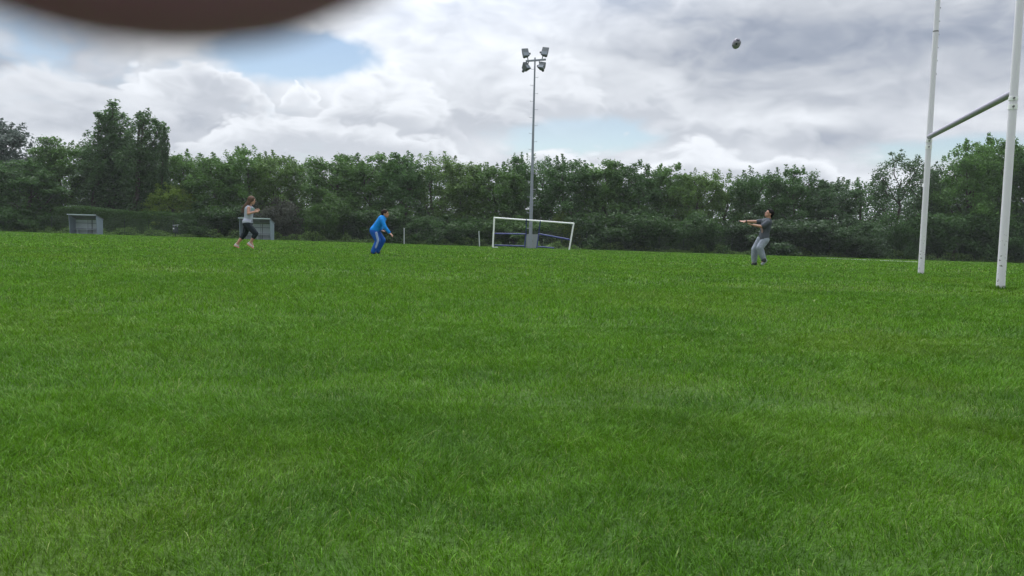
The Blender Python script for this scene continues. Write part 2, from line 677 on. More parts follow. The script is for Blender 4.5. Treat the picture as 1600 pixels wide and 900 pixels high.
def vnoise(x, y, s):
    x = np.asarray(x, float) / s + 1000
    y = np.asarray(y, float) / s + 1000
    xi, yi = np.floor(x).astype(int), np.floor(y).astype(int)
    fx, fy = x - xi, y - yi
    fx = fx * fx * (3 - 2 * fx)
    fy = fy * fy * (3 - 2 * fy)
    g = lambda a, b: _G[a % 64, b % 64]
    return (g(xi, yi) * (1 - fx) + g(xi + 1, yi) * fx) * (1 - fy) + (g(xi, yi + 1) * (1 - fx) + g(xi + 1, yi + 1) * fx) * fy


def zg(x, y):
    x = np.asarray(x, float)
    y = np.asarray(y, float)
    u = np.maximum(y - 14, 0)
    fall = -.0155 * (u - 6 * (1 - np.exp(-u / 6)))
    fall = np.where(y > 95, np.maximum(fall, -1.25), fall)
    s = np.clip((y - 28) / 45, 0, 1)
    s = s * s * (3 - 2 * s)
    return fall - .0034 * np.clip(x, -60, 60) * s - .03


def Z(x, y):
    return float(zg(x, y))


def ground_at(px, Y):
    """the point of the pitch at distance Y below photo column px"""
    p = at(px, 400, Y)
    for _ in range(3):
        z = Z(p.x, p.y)
        d0, d1 = at(px, 350, Y), at(px, 450, Y)
        k = (z - d0.z) / (d1.z - d0.z)
        p = d0 + (d1 - d0) * k
    return Vector((p.x, Y, Z(p.x, Y)))


ys = np.concatenate([np.arange(-30, 100, 1.0), np.geomspace(100, 620, 16)])
xs = np.concatenate([-np.geomspace(80, 620, 10)[::-1], np.arange(-78, 79, 2.0), np.geomspace(80, 620, 10)])
GX, GY = np.meshgrid(xs, ys)
V = np.stack([GX, GY, zg(GX, GY)], -1).reshape(-1, 3)
nx, ny = len(xs), len(ys)
ii = (np.arange(ny - 1)[:, None] * nx + np.arange(nx - 1)[None]).ravel()
ground = link('ground', np_mesh('ground', V, [np.stack([ii, ii + 1, ii + nx + 1, ii + nx], -1)], True), M_['turf'])
tag(ground, kind='structure')

# far touchline, a worn painted stripe
p0, p1 = ground_at(1290, 58), ground_at(1440, 46)
N_ = 24
vv = []
for i in range(N_ + 1):
    c = p0.lerp(p1, i / N_)
    for w in (-.06, .06):
        vv.append((c.x, c.y + w, Z(c.x, c.y + w) + .03))
vv = np.array(vv)
k = np.arange(N_) * 2
tag(link('touchline', np_mesh('touchline', vv, [np.stack([k, k + 2, k + 3, k + 1], -1)]), M_['line']), kind='structure')


# ------------------------------------------------------------------ grass blades
def blades(n, x, y, h, w, lean_a, lean, seg):
    z = zg(x, y)
    ang = rng.uniform(0, 2 * np.pi, n)
    wx, wy = np.cos(ang) * w / 2, np.sin(ang) * w / 2
    out = []
    for s in range(seg):
        f = s / seg
        off = lean * h * f ** 1.8
        cx, cy = x + np.cos(lean_a) * off, y + np.sin(lean_a) * off
        cz = z + h * f * np.sqrt(np.clip(1 - (lean * f) ** 2 * .35, .2, 1))
        t = 1 - .55 * f
        out.append(np.stack([cx - wx * t, cy - wy * t, cz], -1))
        out.append(np.stack([cx + wx * t, cy + wy * t, cz], -1))
    off = lean * h
    out.append(np.stack([x + np.cos(lean_a) * off, y + np.sin(lean_a) * off,
                         z + h * np.sqrt(np.clip(1 - lean ** 2 * .35, .2, 1))], -1))
    Vb = np.stack(out, 1)
    m = Vb.shape[1]
    base = np.arange(n) * m
    quads = [np.stack([base + 2 * s, base + 2 * s + 1, base + 2 * s + 3, base + 2 * s + 2], -1) for s in range(seg - 1)]
    tri = np.stack([base + m - 3, base + m - 2, base + m - 1], -1)
    return Vb.reshape(-1, 3), quads, tri


GV, GQ, GT, goff = [], [], [], 0


def sow(y0, y1, dens, h0, wid, seg, edge_m=2.5, xr=None):
    global goff
    n = int(dens * (.64 * (y1 ** 2 - y0 ** 2) + 2 * edge_m * (y1 - y0)))
    y = np.sqrt(rng.uniform(y0 ** 2, y1 ** 2, n))
    x = rng.uniform(-1, 1, n) * (.64 * y + edge_m)
    cl = vnoise(x, y, .09) * .4 + vnoise(x + 9, y, .26) * .35 + vnoise(x + 5, y + 8, .8) * .25
    keep = rng.random(n) < .35 + .95 * cl
    x, y, cl = x[keep], y[keep], cl[keep]
    n = len(x)
    big = vnoise(x + 31, y + 7, 1.3)
    h = h0 * (.55 + .55 * cl + .25 * big) * rng.uniform(.45, 1.3, n) * np.where(rng.random(n) < .03, 1.5, 1)
    a = 2 * np.pi * 1.3 * (vnoise(x + 3, y + 5, .13) * .7 + vnoise(x, y + 50, .5) * .5) + rng.normal(0, 1.5, n)
    lean = np.clip(rng.normal(.85, .36, n), .05, 1.5)
    w = wid(y) * rng.uniform(.7, 1.3, n)
    v, q, t = blades(n, x, y, h, w, a, lean, seg)
    GV.append(v)
    for k_ in q:
        GQ.append(k_ + goff)
    GT.append(t + goff)
    goff += len(v)


sow(.75, 3.2, 40000, .032, lambda y: .0016 + 0 * y, 3)
sow(3.2, 6, 18000, .035, lambda y: .0006 * y, 3)
sow(6, 11, 5600, .040, lambda y: .0007 * y, 2)
sow(11, 20, 1300, .042, lambda y: .0008 * y, 2)
sow(20, 42, 190, .045, lambda y: .0013 * y, 2, 4)
sow(42, 86, 50, .050, lambda y: .0013 * y, 2, 4)
grass = link('grass', np_mesh('grass', np.concatenate(GV), GQ + [np.concatenate(GT)]), M_['grass'])
tag(grass, 'lush green mown grass covering the whole playing field', 'grass', kind='stuff')


nl0 = 2600
tl = rng.random(nl0)
lx, ly = p0.x + (p1.x - p0.x) * tl, p0.y + (p1.y - p0.y) * tl + rng.uniform(-.07, .07, nl0)
v, q, t = blades(nl0, lx, ly, rng.uniform(.03, .06, nl0), rng.uniform(.03, .06, nl0), rng.uniform(0, 6.28, nl0), rng.uniform(.3, 1.1, nl0), 2)
tag(link('painted_grass', np_mesh('painted_grass', v, q + [t]), M_['line']), 'whitened grass of the far touchline left of the far rugby upright', 'grass', kind='stuff')


# ------------------------------------------------------------------ trees
def leaf_quads(r, C, out, size, asp=.6):
    """diamond leaves at C, facing roughly along out"""
    n = len(C)
    nrm = out + r.normal(0, .75, (n, 3))
    nrm /= np.linalg.norm(nrm, axis=1)[:, None] + 1e-9
    t = np.cross(nrm, r.normal(0, 1, (n, 3)))
    t /= np.linalg.norm(t, axis=1)[:, None] + 1e-9
    b = np.cross(nrm, t)
    s = (size * r.uniform(.6, 1.35, n))[:, None]
    return np.stack([C - t * s, C + b * s * asp, C + t * s, C - b * s * asp], 1).reshape(-1, 3)


def tubes(paths, sides=6):
    Vs, Fs, o = [], [], 0
    for P, rad in paths:
        P = np.asarray(P, float)
        for i in range(len(P)):
            d = P[min(i + 1, len(P) - 1)] - P[max(i - 1, 0)]
            d /= np.linalg.norm(d) + 1e-9
            a = np.cross(d, (.3, .9, .1))
            a /= np.linalg.norm(a) + 1e-9
            b = np.cross(d, a)
            th = np.arange(sides) * 2 * np.pi / sides
            Vs.append(P[i] + rad[i] * (np.cos(th)[:, None] * a + np.sin(th)[:, None] * b))
        for i in range(len(P) - 1):
            for s in range(sides):
                Fs.append((o + i * sides + s, o + i * sides + (s + 1) % sides, o + (i + 1) * sides + (s + 1) % sides, o + (i + 1) * sides + s))
        o += len(P) * sides
    return np.concatenate(Vs), np.array(Fs)


def tree_meshes(seed, kind):
    """unit tree, 10 m tall: trunk with limbs, and a crown of leaf clumps"""
    r = np.random.default_rng(seed)
    H = 4.4 if kind == 'bush' else 10.0
    spec = {'broad': (3.5, 165, 150, .098, .62), 'poplar': (1.45, 60, 110, .078, .45), 'airy': (2.9, 74, 95, .082, .5),
            'bush': (5.0, 90, 200, .105, .9)}[kind]
    W, nc, nl, ls, _ = spec
    paths = []
    lean = r.normal(0, .25, 2)
    trunk_top = np.array([lean[0], lean[1], H * (.93 if kind == 'poplar' else .74)])
    nseg = 9
    P = [np.array([0, 0, -.3])]
    for i in range(1, nseg + 1):
        f = i / nseg
        P.append(trunk_top * f + np.r_[r.normal(0, .09, 2), 0])
    rad0 = {'broad': .20, 'poplar': .17, 'airy': .17, 'bush': .12}[kind]
    paths.append((P, [rad0 * (1 - .85 * i / nseg) + .015 for i in range(nseg + 1)]))
    # main lobes give the crown its uneven outline
    cents, rads = [], []
    lobes = []
    nl_ = {'broad': 19, 'poplar': 9, 'airy': 12, 'bush': 11}[kind]
    for i in range(nl_):
        if kind == 'poplar':
            z = H * (.14 + .80 * i / (nl_ - 1))
            taper = min(1, (1.0 - z / H) * 3.2) * min(1, .55 + z / H)
            lobes.append((np.array([r.normal(0, .32) * W * .55, r.normal(0, .32) * W * .55, z]), W * .62 * taper + .05, H * .17))
        elif kind == 'bush':
            a = r.uniform(0, 6.28)
            q = r.uniform(.1, .9)
            lobes.append((np.array([np.cos(a) * W * q * .7, np.sin(a) * W * q * .7, H * r.uniform(.12, .72)]), W * r.uniform(.28, .42), H * .24))
        else:
            a = i * 2.4 + r.normal(0, .4)
            zf = .10 + .80 * ((i + .5) / nl_) ** .9
            prof = (1 - max(0, (zf - .45) / .55) ** 2.2) ** .6 * (.78 + .22 * min(1, zf / .3))
            q = prof * r.uniform(.30, .78)
            if i == nl_ - 1:
                zf, q = .90, .12
            k = .24 if kind == 'broad' else .20
            lobes.append((np.array([np.cos(a) * W * q, np.sin(a) * W * q, H * zf]), W * r.uniform(k, k + .13), H * r.uniform(.075, .115)))
    for c, rw, rh in lobes:
        if kind != 'bush':
            z0 = max(.1, (c[2] - abs(np.hypot(c[0], c[1])) * r.uniform(.7, 1.3) - .4) / trunk_top[2])
            z0 = min(z0, .92)
            s = trunk_top * z0
            mid = s * .45 + c * .55 + np.r_[r.normal(0, .15, 2), -.12]
            paths.append(([s, mid, c], [rad0 * .42 * (1 - z0 * .6), rad0 * .26, .025]))
        m = max(3, int(nc / nl_))
        for _ in range(m):
            d = r.normal(0, 1, 3)
            d /= np.linalg.norm(d)
            q = r.uniform(.45, 1.08)
            p = c + d * np.array([rw, rw, rh]) * q
            if p[2] < .25:
                p[2] = .25 + r.random() * .5
            if p[2] > H:
                p[2] = H - r.random() * .3
            cents.append(p)
            rads.append({'broad': .50, 'poplar': .36, 'airy': .44, 'bush': .62}[kind] * r.uniform(.5, 1.35) * (max(.45, min(1, (1.05 - p[2] / H) * 2.2)) if kind == 'poplar' else 1))
            if kind != 'bush' and r.random() < .45:
                paths.append(([c * .85 + p * .15, p], [.03, .012]))
    Cs, Os = [], []
    for p, rc in zip(cents, rads):
        n = int(nl * (rc / .55) ** 1.3) if kind != 'poplar' else int(nl * (rc / .40) ** 1.2)
        d = r.normal(0, 1, (n, 3))
        d /= np.linalg.norm(d, axis=1)[:, None]
        q = r.random(n) ** .45
        off = d * q[:, None] * rc * np.array([1.1, 1.1, .85 if kind != 'poplar' else 1.5])
        sp = r.random(n) < .10
        off[sp] *= 1.6
        Cs.append(p + off)
        Os.append(d * .7 + np.array([0, 0, .5]))
    if kind in ('broad', 'airy'):                    # leaves through the inside of the crown, and upright sprigs on top
        n = 3600 if kind == 'broad' else 1200
        zf = r.uniform(.06, .90, n)
        prof = (1 - np.maximum(0, (zf - .45) / .55) ** 2.2) ** .6 * (.78 + .22 * np.minimum(1, zf / .3))
        q = np.sqrt(r.random(n)) * prof * .88 * (.72 + .5 * vnoise(zf * 10, r.normal(0, .2, n), 1.2))
        a = r.uniform(0, 6.28, n)
        Cs.append(np.stack([np.cos(a) * W * q, np.sin(a) * W * q, zf * H], -1))
        Os.append(np.stack([np.cos(a), np.sin(a), np.full(n, .5)], -1))
        for _ in range(34 if kind == 'broad' else 20):
            zf = r.uniform(.55, .95)
            q = (1 - max(0, (zf - .45) / .55) ** 2.2) ** .6 * r.uniform(.5, 1.0)
            a = r.uniform(0, 6.28)
            hgt = r.uniform(.5, 1.3)
            n = int(70 * hgt)
            t = r.random(n)
            c = np.array([np.cos(a) * W * q * .95, np.sin(a) * W * q * .95, zf * H])
            wob = (1 - t * .75)[:, None] * r.normal(0, .20, (n, 3)) * np.array([1, 1, .4])
            Cs.append(c + wob + np.stack([t * .2, t * 0, t * hgt], -1))
            Os.append(np.tile(np.array([0, -.3, .4]), (n, 1)))
    if kind == 'poplar':                             # upswept plumes round the stem, thinning to a point
        for _ in range(60):
            z0 = H * r.uniform(.25, .93)
            rad_ = W * .62 * min(1, (1.04 - z0 / H) * 3.0) * r.uniform(.2, 1.0)
            a = r.uniform(0, 6.28)
            hgt = r.uniform(.7, 1.6) * (1 if z0 < .8 * H else .7)
            n = int(80 * hgt)
            t = r.random(n)
            base = np.array([np.cos(a) * rad_, np.sin(a) * rad_, z0]) + trunk_top * (z0 / H) * np.array([1, 1, 0])
            wob = (1 - t * .7)[:, None] * r.normal(0, .21, (n, 3)) * np.array([1, 1, .4])
            Cs.append(base + wob + np.stack([t * .4, t * 0, t * hgt], -1))
            Os.append(np.tile(np.array([0, -.3, .4]), (n, 1)))
    C, O = np.concatenate(Cs), np.concatenate(Os)
    ok = C[:, 2] > .05
    C, O = C[ok], O[ok]
    Lv = leaf_quads(r, C, O, ls)
    q = np.arange(len(C))[:, None] * 4 + np.arange(4)[None]
    tv, tf = tubes(paths)
    trunk = np_mesh('trunk', tv, [tf], True)
    crown = np_mesh('crown', Lv, [q])
    trunk.materials.append(M_['bark'])
    crown.materials.append(M_['leaf'])
    ext = np.percentile(np.abs(C[:, 0]), 97)
    return trunk, crown, float(C[:, 2].max()), float(ext)


PROTO = {}
for kd, seeds in (('broad', (11, 12, 13, 14, 15, 16, 17)), ('poplar', (21, 22, 23)), ('airy', (31, 32, 33)), ('bush', (41, 42, 43))):
    PROTO[kd] = [tree_meshes(s, kd) for s in seeds]
rr = random.Random(8)
count = {'broad': 0, 'poplar': 0, 'airy': 0, 'bush': 0}
TREE_NAME = {'broad': 'broadleaf_tree', 'poplar': 'poplar_tree', 'airy': 'open_crowned_tree', 'bush': 'bush'}


def tree(kind, px, top, halfw, Y, tint, label, group=None, sway=0.0):
    """tree whose base stands below photo column px, its top reaches photo row top, half width in photo pixels"""
    tr_, cr_, zmax, ext = PROTO[kind][count[kind] % len(PROTO[kind])]
    count[kind] += 1
    b = ground_at(px, Y)
    h = at(px, top, Y).z - b.z
    o = empty(TREE_NAME[kind], b, rr.uniform(0, 6.28))
    sz = h / zmax
    sx = halfw * Y / F_PX / ext
    o.scale = (sx, sx, sz)
    if sway:
        o.rotation_euler.y = sway
        o.rotation_euler.z = rr.uniform(-.4, .4)
    tag(o, label, 'bush' if kind == 'bush' else 'tree', group)
    t = link('trunk', tr_, None, o)
    c = link('crown', cr_, None, o)
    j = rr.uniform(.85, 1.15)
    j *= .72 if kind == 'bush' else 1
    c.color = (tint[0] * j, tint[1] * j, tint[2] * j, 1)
    return o


GREEN, DEEP, BLUE_G = (.090, .178, .042), (.068, .142, .040), (.090, .162, .062)
LIGHT, YELLOW, DUSK = (.112, .200, .046), (.165, .255, .042), (.056, .105, .040)
T = [
    # kind, px, top, half width, Y, tint, label
    ('broad', 4, 180, 62, 104, (.082, .108, .088), 'tall grey-green round-headed tree cut by the left edge of the photo'),
    ('broad', -40, 240, 60, 93, DEEP, 'dark spreading tree running out of the left frame below the grey-green tree'),
    ('broad', 40, 246, 58, 91.5, DEEP, 'low dark tree left of the first dugout below the grey-green round tree'),
    ('broad', 92, 212, 50, 95, GREEN, 'mid-height leafy tree between the grey-green tree and the poplars'),
    ('poplar', 143, 172, 27, 93, BLUE_G, 'leftmost pointed poplar of the clump above the first dugout'),
    ('poplar', 174, 156, 30, 95, BLUE_G, 'tallest pointed poplar of the clump above the first dugout'),
    ('poplar', 206, 167, 27, 93, BLUE_G, 'poplar just right of the tallest poplar in the clump'),
    ('poplar', 231, 182, 22, 94, BLUE_G, 'second poplar from the right end of the poplar clump'),
    ('poplar', 250, 194, 9, 92, DUSK, 'slim rightmost poplar standing apart from the poplar clump'),
    ('broad', 192, 214, 60, 97, DUSK, 'dark broad tree filling the foot of the poplar clump behind the hedge'),
    ('broad', 268, 285, 36, 92.0, YELLOW, 'low yellow-green tree beside the right end of the hedge'),
    ('broad', 286, 231, 46, 96, GREEN, 'leafy tree rising behind the low yellow-green tree'),
    ('broad', 335, 234, 48, 94, GREEN, 'rounded tree to the left of the running girl, above the litter bin'),
    ('broad', 384, 226, 50, 96, GREEN, 'tallest of the green trees directly behind the running girl'),
    ('broad', 432, 236, 44, 95, LIGHT, 'green tree over the second dugout, left of the gap in the treetops'),
    ('airy', 489, 246, 34, 97, GREEN, 'slim thin-crowned tree in the dip of the treetops right of the second dugout'),
    ('broad', 528, 237, 52, 95, GREEN, 'full-crowned tree left of the boy in blue'),
    ('broad', 582, 235, 56, 96, GREEN, 'broad dense tree right behind the boy in blue'),
    ('broad', 632, 237, 46, 95, DEEP, 'dark tree right of the boy in blue behind the lone white post'),
    ('airy', 676, 236, 44, 96, LIGHT, 'lacy tree with sky showing through, midway between blue boy and goal'),
    ('broad', 722, 243, 48, 95, LIGHT, 'light green tree left of the football goal'),
    ('broad', 770, 248, 46, 94, GREEN, 'green tree above the left post of the football goal'),
    ('broad', 808, 238, 38, 97, DEEP, 'dark tree with a ragged top just left of the floodlight column'),
    ('airy', 845, 240, 34, 98, DEEP, 'thin-topped dark tree just right of the floodlight column'),
    ('broad', 884, 242, 46, 95, DEEP, 'dark full tree above the right post of the football goal'),
    ('broad', 938, 247, 50, 96, GREEN, 'first full tree right of the football goal'),
    ('broad', 992, 250, 48, 95, DEEP, 'dark tree two crowns right of the football goal'),
    ('broad', 1040, 253, 42, 96, GREEN, 'green tree ending just before the dip left of the rugby ball column'),
    ('broad', 1086, 261, 44, 95, LIGHT, 'pale green tree right of the dip in the tree line'),
    ('airy', 1132, 264, 42, 96, LIGHT, 'pale lacy tree below the flying ball'),
    ('broad', 1178, 260, 44, 94, DEEP, 'dark tree directly behind the boy in grey'),
    ('broad', 1236, 257, 50, 95, DEEP, 'round dark tree just right of the boy in grey'),
    ('broad', 1292, 276, 44, 94, DUSK, 'lower dark tree between the boy in grey and the rugby posts'),
    ('airy', 1344, 276, 44, 95, DEEP, 'thin dark tree with trunk showing, left of the sparse tall tree'),
    ('airy', 1396, 234, 40, 93, DUSK, 'tall sparse dark tree left of the far rugby upright'),
    ('airy', 1434, 240, 34, 94, DUSK, 'sparse dark tree cut by the far rugby upright'),
    ('broad', 1468, 262, 40, 96, DEEP, 'lower tree just right of the far rugby upright'),
    ('broad', 1508, 214, 52, 92, GREEN, 'big full tree seen between the two rugby uprights'),
    ('broad', 1552, 206, 50, 94, GREEN, 'tallest tree at the right, cut by the near rugby upright'),
    ('broad', 1612, 216, 54, 92, DEEP, 'dark tree at the right edge of the photo beyond the near upright'),
    ('bush', 1660, 300, 60, 90, DEEP, 'dark bush running out of the right frame'),
    ('bush', 430, 302, 46, 90, (.078, .088, .062), 'brownish bush hanging over the roof of the second dugout'),
    ('bush', 520, 300, 62, 90, GREEN, 'big green bush between second dugout and boy in blue'),
    ('bush', 590, 318, 50, 89, DEEP, 'dark bush directly behind the boy in blue'),
    ('bush', 700, 330, 56, 89, DEEP, 'dark bush left of the football goal'),
    ('bush', 882, 328, 44, 91, YELLOW, 'light yellow-green bush seen through the right half of the goal'),
    ('bush', 800, 336, 44, 90, GREEN, 'green bush seen through the left half of the goal'),
    ('bush', 985, 322, 70, 89, DEEP, 'wide dark bush right of the football goal'),
    ('bush', 1105, 330, 64, 89, DEEP, 'dark bush left of the boy in grey'),
    ('bush', 1215, 330, 62, 89, DUSK, 'dark bush behind the legs of the boy in grey'),
    ('bush', 1320, 336, 62, 88, DUSK, 'dark bush left of the far rugby upright'),
    ('bush', 1412, 330, 50, 88, DEEP, 'rounded green bush at the foot of the far rugby upright'),
    ('bush', 1490, 320, 56, 89, DEEP, 'dark bush between the rugby uprights'),
    ('bush', 1590, 330, 60, 88, DEEP, 'dark bush behind the near rugby upright'),
    ('bush', 40, 312, 70, 89, DEEP, 'dark bush left of the first dugout'),
    ('bush', 338, 312, 42, 90, DEEP, 'dark bush between the hedge and the second dugout'),
]
for kind, px, top, hw, Y, tint, lab in T:
    sw = R(4) if kind == 'poplar' else 0
    grp = {'bush': 'bushes under the tree line', 'poplar': 'poplars above the first dugout'}.get(kind, 'trees along the edge of the field')
    tree(kind, px, top, hw, Y, tint, lab, grp, sw)

# the wood behind the front row and the undergrowth at its feet: uncountable masses
r = np.random.default_rng(77)


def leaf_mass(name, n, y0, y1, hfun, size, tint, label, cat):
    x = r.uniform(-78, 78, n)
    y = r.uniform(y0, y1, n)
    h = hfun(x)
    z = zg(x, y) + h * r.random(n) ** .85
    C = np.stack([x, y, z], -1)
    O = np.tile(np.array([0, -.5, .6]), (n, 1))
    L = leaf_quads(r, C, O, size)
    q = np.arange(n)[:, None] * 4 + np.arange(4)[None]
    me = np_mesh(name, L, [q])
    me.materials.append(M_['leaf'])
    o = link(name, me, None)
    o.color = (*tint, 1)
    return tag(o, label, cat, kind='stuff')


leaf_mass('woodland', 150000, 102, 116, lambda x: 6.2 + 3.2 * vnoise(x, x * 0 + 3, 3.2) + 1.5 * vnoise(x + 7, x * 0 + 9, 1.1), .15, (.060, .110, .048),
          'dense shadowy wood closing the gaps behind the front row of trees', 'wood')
leaf_mass('undergrowth', 90000, 88.6, 92, lambda x: (1.3 + 1.9 * vnoise(x, x * 0 + 30, 2.1) ** 1.2) * np.where((x > -49.6) & (x < -32.4), .16, 1), .09, (.044, .088, .030),
          'dark tangled undergrowth along the foot of the trees behind the fence', 'undergrowth')
leaf_mass('long_grass', 30000, 86.4, 87.6, lambda x: .16 + .95 * vnoise(x, x * 0 + 60, .8) ** 2, .07, (.120, .205, .050),
          'uncut long grass and weeds along the far edge of the field', 'long grass')

# clipped hedge behind the first dugout
ha, hb = ground_at(88, 89.4), ground_at(332, 89.4)
hn = 52000
hx = r.uniform(ha.x, hb.x, hn)
hy = 89.4 + r.uniform(-.55, .55, hn)
htop = 2.75 - .7 * np.clip((hx - ha.x) / (hb.x - ha.x), 0, 1) ** 2 + .35 * (vnoise(hx, hy, 1.4) - .5)
hz = htop * r.random(hn) ** .8
face = r.random(hn)
hy = np.where(face < .5, 88.85 + r.normal(0, .07, hn), hy)
hz = np.where(face > .75, htop + r.normal(0, .08, hn), hz)
HL = leaf_quads(r, np.stack([hx, hy, hz + zg(hx, hy)], -1) - np.array([(ha.x + hb.x) / 2, 89.4, ha.z]), np.tile(np.array([0, -.7, .5]), (hn, 1)), .075)
hroot = empty('hedge', ((ha.x + hb.x) / 2, 89.4, ha.z))
tag(hroot, 'long clipped green hedge with lighter top behind the first dugout', 'hedge')
me = np_mesh('foliage', HL, [np.arange(hn)[:, None] * 4 + np.arange(4)[None]])
me.materials.append(M_['leaf'])
hf = link('foliage', me, None, hroot)
hf.color = (.078, .150, .045, 1)
hs = MB()
for i in range(26):
    x = ha.x + (hb.x - ha.x) * (i + .5) / 26
    hs.tube((x, 89.4, Z(x, 89.4) - .1), (x + .1, 89.4, Z(x, 89.4) + 1.7), .04, .02, 6)
hs.build('stem', M_['bark'], hroot)

# ------------------------------------------------------------------ wire fence along the field edge
FY = 87.9
f0, f1 = -62.0, 62.0
fr = empty('wire_fence', (0, FY, Z(0, FY)))
tag(fr, 'low dark green wire mesh fence along the foot of the trees', 'fence')
n = 48
px_ = np.linspace(f0, f1, n + 1)
for x in px_:
    MB().tube((x, FY, Z(x, FY) - .2), (x, FY, Z(x, FY) + 1.75), .03, .03, 8).build('fence_post', M_['fence'], fr)
mb = MB()
for i in range(n):
    a, b = px_[i], px_[i + 1]
    for k in range(9):
        h = .12 + k * .2
        mb.tube((a, FY - .035, Z(a, FY) + h), (b, FY - .035, Z(b, FY) + h), .0065, None, 4, False)
    for k in range(12):
        x = a + (b - a) * (k + .5) / 12
        mb.tube((x, FY - .045, Z(x, FY) + .05), (x, FY - .045, Z(x, FY) + 1.75), .003, None, 3, False)
mb.build('wire_mesh', M_['fence'], fr)

# two slim pale marker posts
for px, Y, top, bot, lab in ((631.5, 84, 357, 381, 'slim pale post standing alone right of the boy in blue'),
                             (749.5, 80, 362, 386, 'slim pale leaning post just left of the football goal')):
    g = ground_at(px, Y)
    t_ = at(px + (-1.2 if px > 700 else 0), top, Y)
    o = empty('marker_post', g)
    tag(o, lab, 'post', 'slim pale posts at the field edge')
    MB().tube(g + Vector((0, 0, -.2)), t_, .055, .048, 10).build('post', M_['conc_post'], o, True)
    MB().tube(t_ - Vector((0, 0, .002)), t_ + Vector((0, 0, .04)), .062, .05, 10).build('post_cap', M_['conc_post'], o, True)

# ------------------------------------------------------------------ floodlight
FLY = 76.0
fb = ground_at(828.5, FLY)
ftop = at(836, 90, FLY)
fl = empty('floodlight_mast', fb)
tag(fl, 'tall grey floodlight mast with four lamps standing behind the football goal', 'floodlight')
axis = (ftop - fb).normalized()
FLH = (ftop - fb).length
MB().tube(fb - axis * .3, fb + axis * 4.2, .165, .150, 16).build('lower_column', M_['galv'], fl, True)
MB().tube(fb + axis * 4.2, ftop, .142, .066, 16).build('column', M_['galv'], fl, True)
MB().tube(fb + axis * 4.12, fb + axis * 4.26, .175, .165, 16).build('collar', M_['galv'], fl, True)
for i in range(22):
    h = FLH - 1.05 - i * .72
    s = 1 if i % 2 else -1
    c = fb + axis * h
    rr_ = .066 + (.142 - .066) * (1 - (h - 4.2) / (FLH - 4.2))
    MB().tube(c + Vector((s * (rr_ - .02), 0, 0)), c + Vector((s * (rr_ + .26), 0, 0)), .017, None, 6).tube(
        c + Vector((s * (rr_ + .25), 0, -.01)), c + Vector((s * (rr_ + .25), 0, .08)), .014, None, 6).build('step_peg', M_['galv'], fl)
arm_z = at(836, 94.5, FLY)
al, ar_ = at(821.5, 95.5, FLY), at(853, 93, FLY)
MB().beam(al, ar_, .14, .16, .01).build('crossarm', M_['galv'], fl)


def flood(c, w, h, d, tilt_x, turn, roll, gl=.24):
    """lamp box seen from the pitch: sloping body, glass front facing down and towards the pitch, back gear box"""
    rot = Matrix.Rotation(roll, 3, 'Y') @ Matrix.Rotation(turn, 3, 'Z') @ Matrix.Rotation(tilt_x, 3, 'X')

    def P(x, y, z):
        return c + rot @ Vector((x, y, z))
    mb = MB()
    ring = [(-w / 2, h / 2), (w / 2, h / 2), (w / 2, -h / 2), (-w / 2, -h / 2)]
    bm = mb.bm
    f = [bm.verts.new(P(x, -d / 2, z)) for x, z in ring]
    b = [bm.verts.new(P(x * .62, d / 2, z * .55)) for x, z in ring]
    bm.faces.new(f)
    bm.faces.new(b[::-1])
    for i in range(4):
        bm.faces.new((f[i], b[i], b[(i + 1) % 4], f[(i + 1) % 4]))
    bmesh.ops.bevel(bm, geom=bm.edges[:], offset=.03, segments=2, affect='EDGES')
    o = mb.build('lamp_head', M_['lamp_body'], fl)
    g = MB().box(P(0, -d / 2 - .012, -h * gl), (w * .80, .02, h * (.86 - 2 * gl)), rot)
    g.build('lamp_glass', M_['lamp_glass'], fl).parent = o
    k = MB().tube(P(0, d / 2 - .02, 0), P(0, d / 2 + .22, 0), .14, .12, 12)
    k.build('lamp_holder', M_['lamp_body'], fl).parent = o
    br = MB()
    s = 1 if c.x < arm_z.x else -1
    br.beam(P(s * (w / 2 + .0), 0, 0), P(s * (w / 2 + .20), 0, 0), .16, .16, .02)
    foot = Vector((c.x + s * .28, c.y, arm_z.z))
    br.tube(P(s * .2, 0, 0), foot, .045, None, 8)
    br.build('lamp_bracket', M_['lamp_body'], fl).parent = o
    return o


ppm = FLY / F_PX
flood(at(820.5, 84.3, FLY), 10.6 * ppm, 14.5 * ppm, .55, R(-24), R(14), R(-8))
flood(at(852.0, 82.6, FLY), 10.6 * ppm, 15 * ppm, .55, R(-24), R(-14), R(7))
flood(at(821.2, 105.5, FLY), 8.6 * ppm, 14.0 * ppm, .60, R(-30), R(42), R(-12))
flood(at(847.0, 104.5, FLY), 10.2 * ppm, 13.0 * ppm, .55, R(-30), R(-24), R(14))

cb = ground_at(831, 77.3)
cab = empty('control_cabinet', cb)
tag(cab, 'grey metal control cabinet at the foot of the floodlight mast', 'cabinet')
ch = 21 * 77.3 / F_PX
MB().box(cb + Vector((0, 0, ch / 2)), (1.06, .45, ch), None, .015).build('cabinet_body', M_['cabinet'], cab)
MB().box(cb + Vector((0, 0, ch + .035)), (1.16, .55, .06), None, .01).build('cabinet_roof', M_['cabinet'], cab)
for s in (-1, 1):
    dr = MB().box(cb + Vector((s * .258, -.234, ch * .5)), (.49, .02, ch * .88), None, .005).build('door', M_['cabinet'], cab)
    MB().box(cb + Vector((s * .05, -.258, ch * .55)), (.03, .03, .14)).build('handle', M_['bolt'], cab).parent = dr

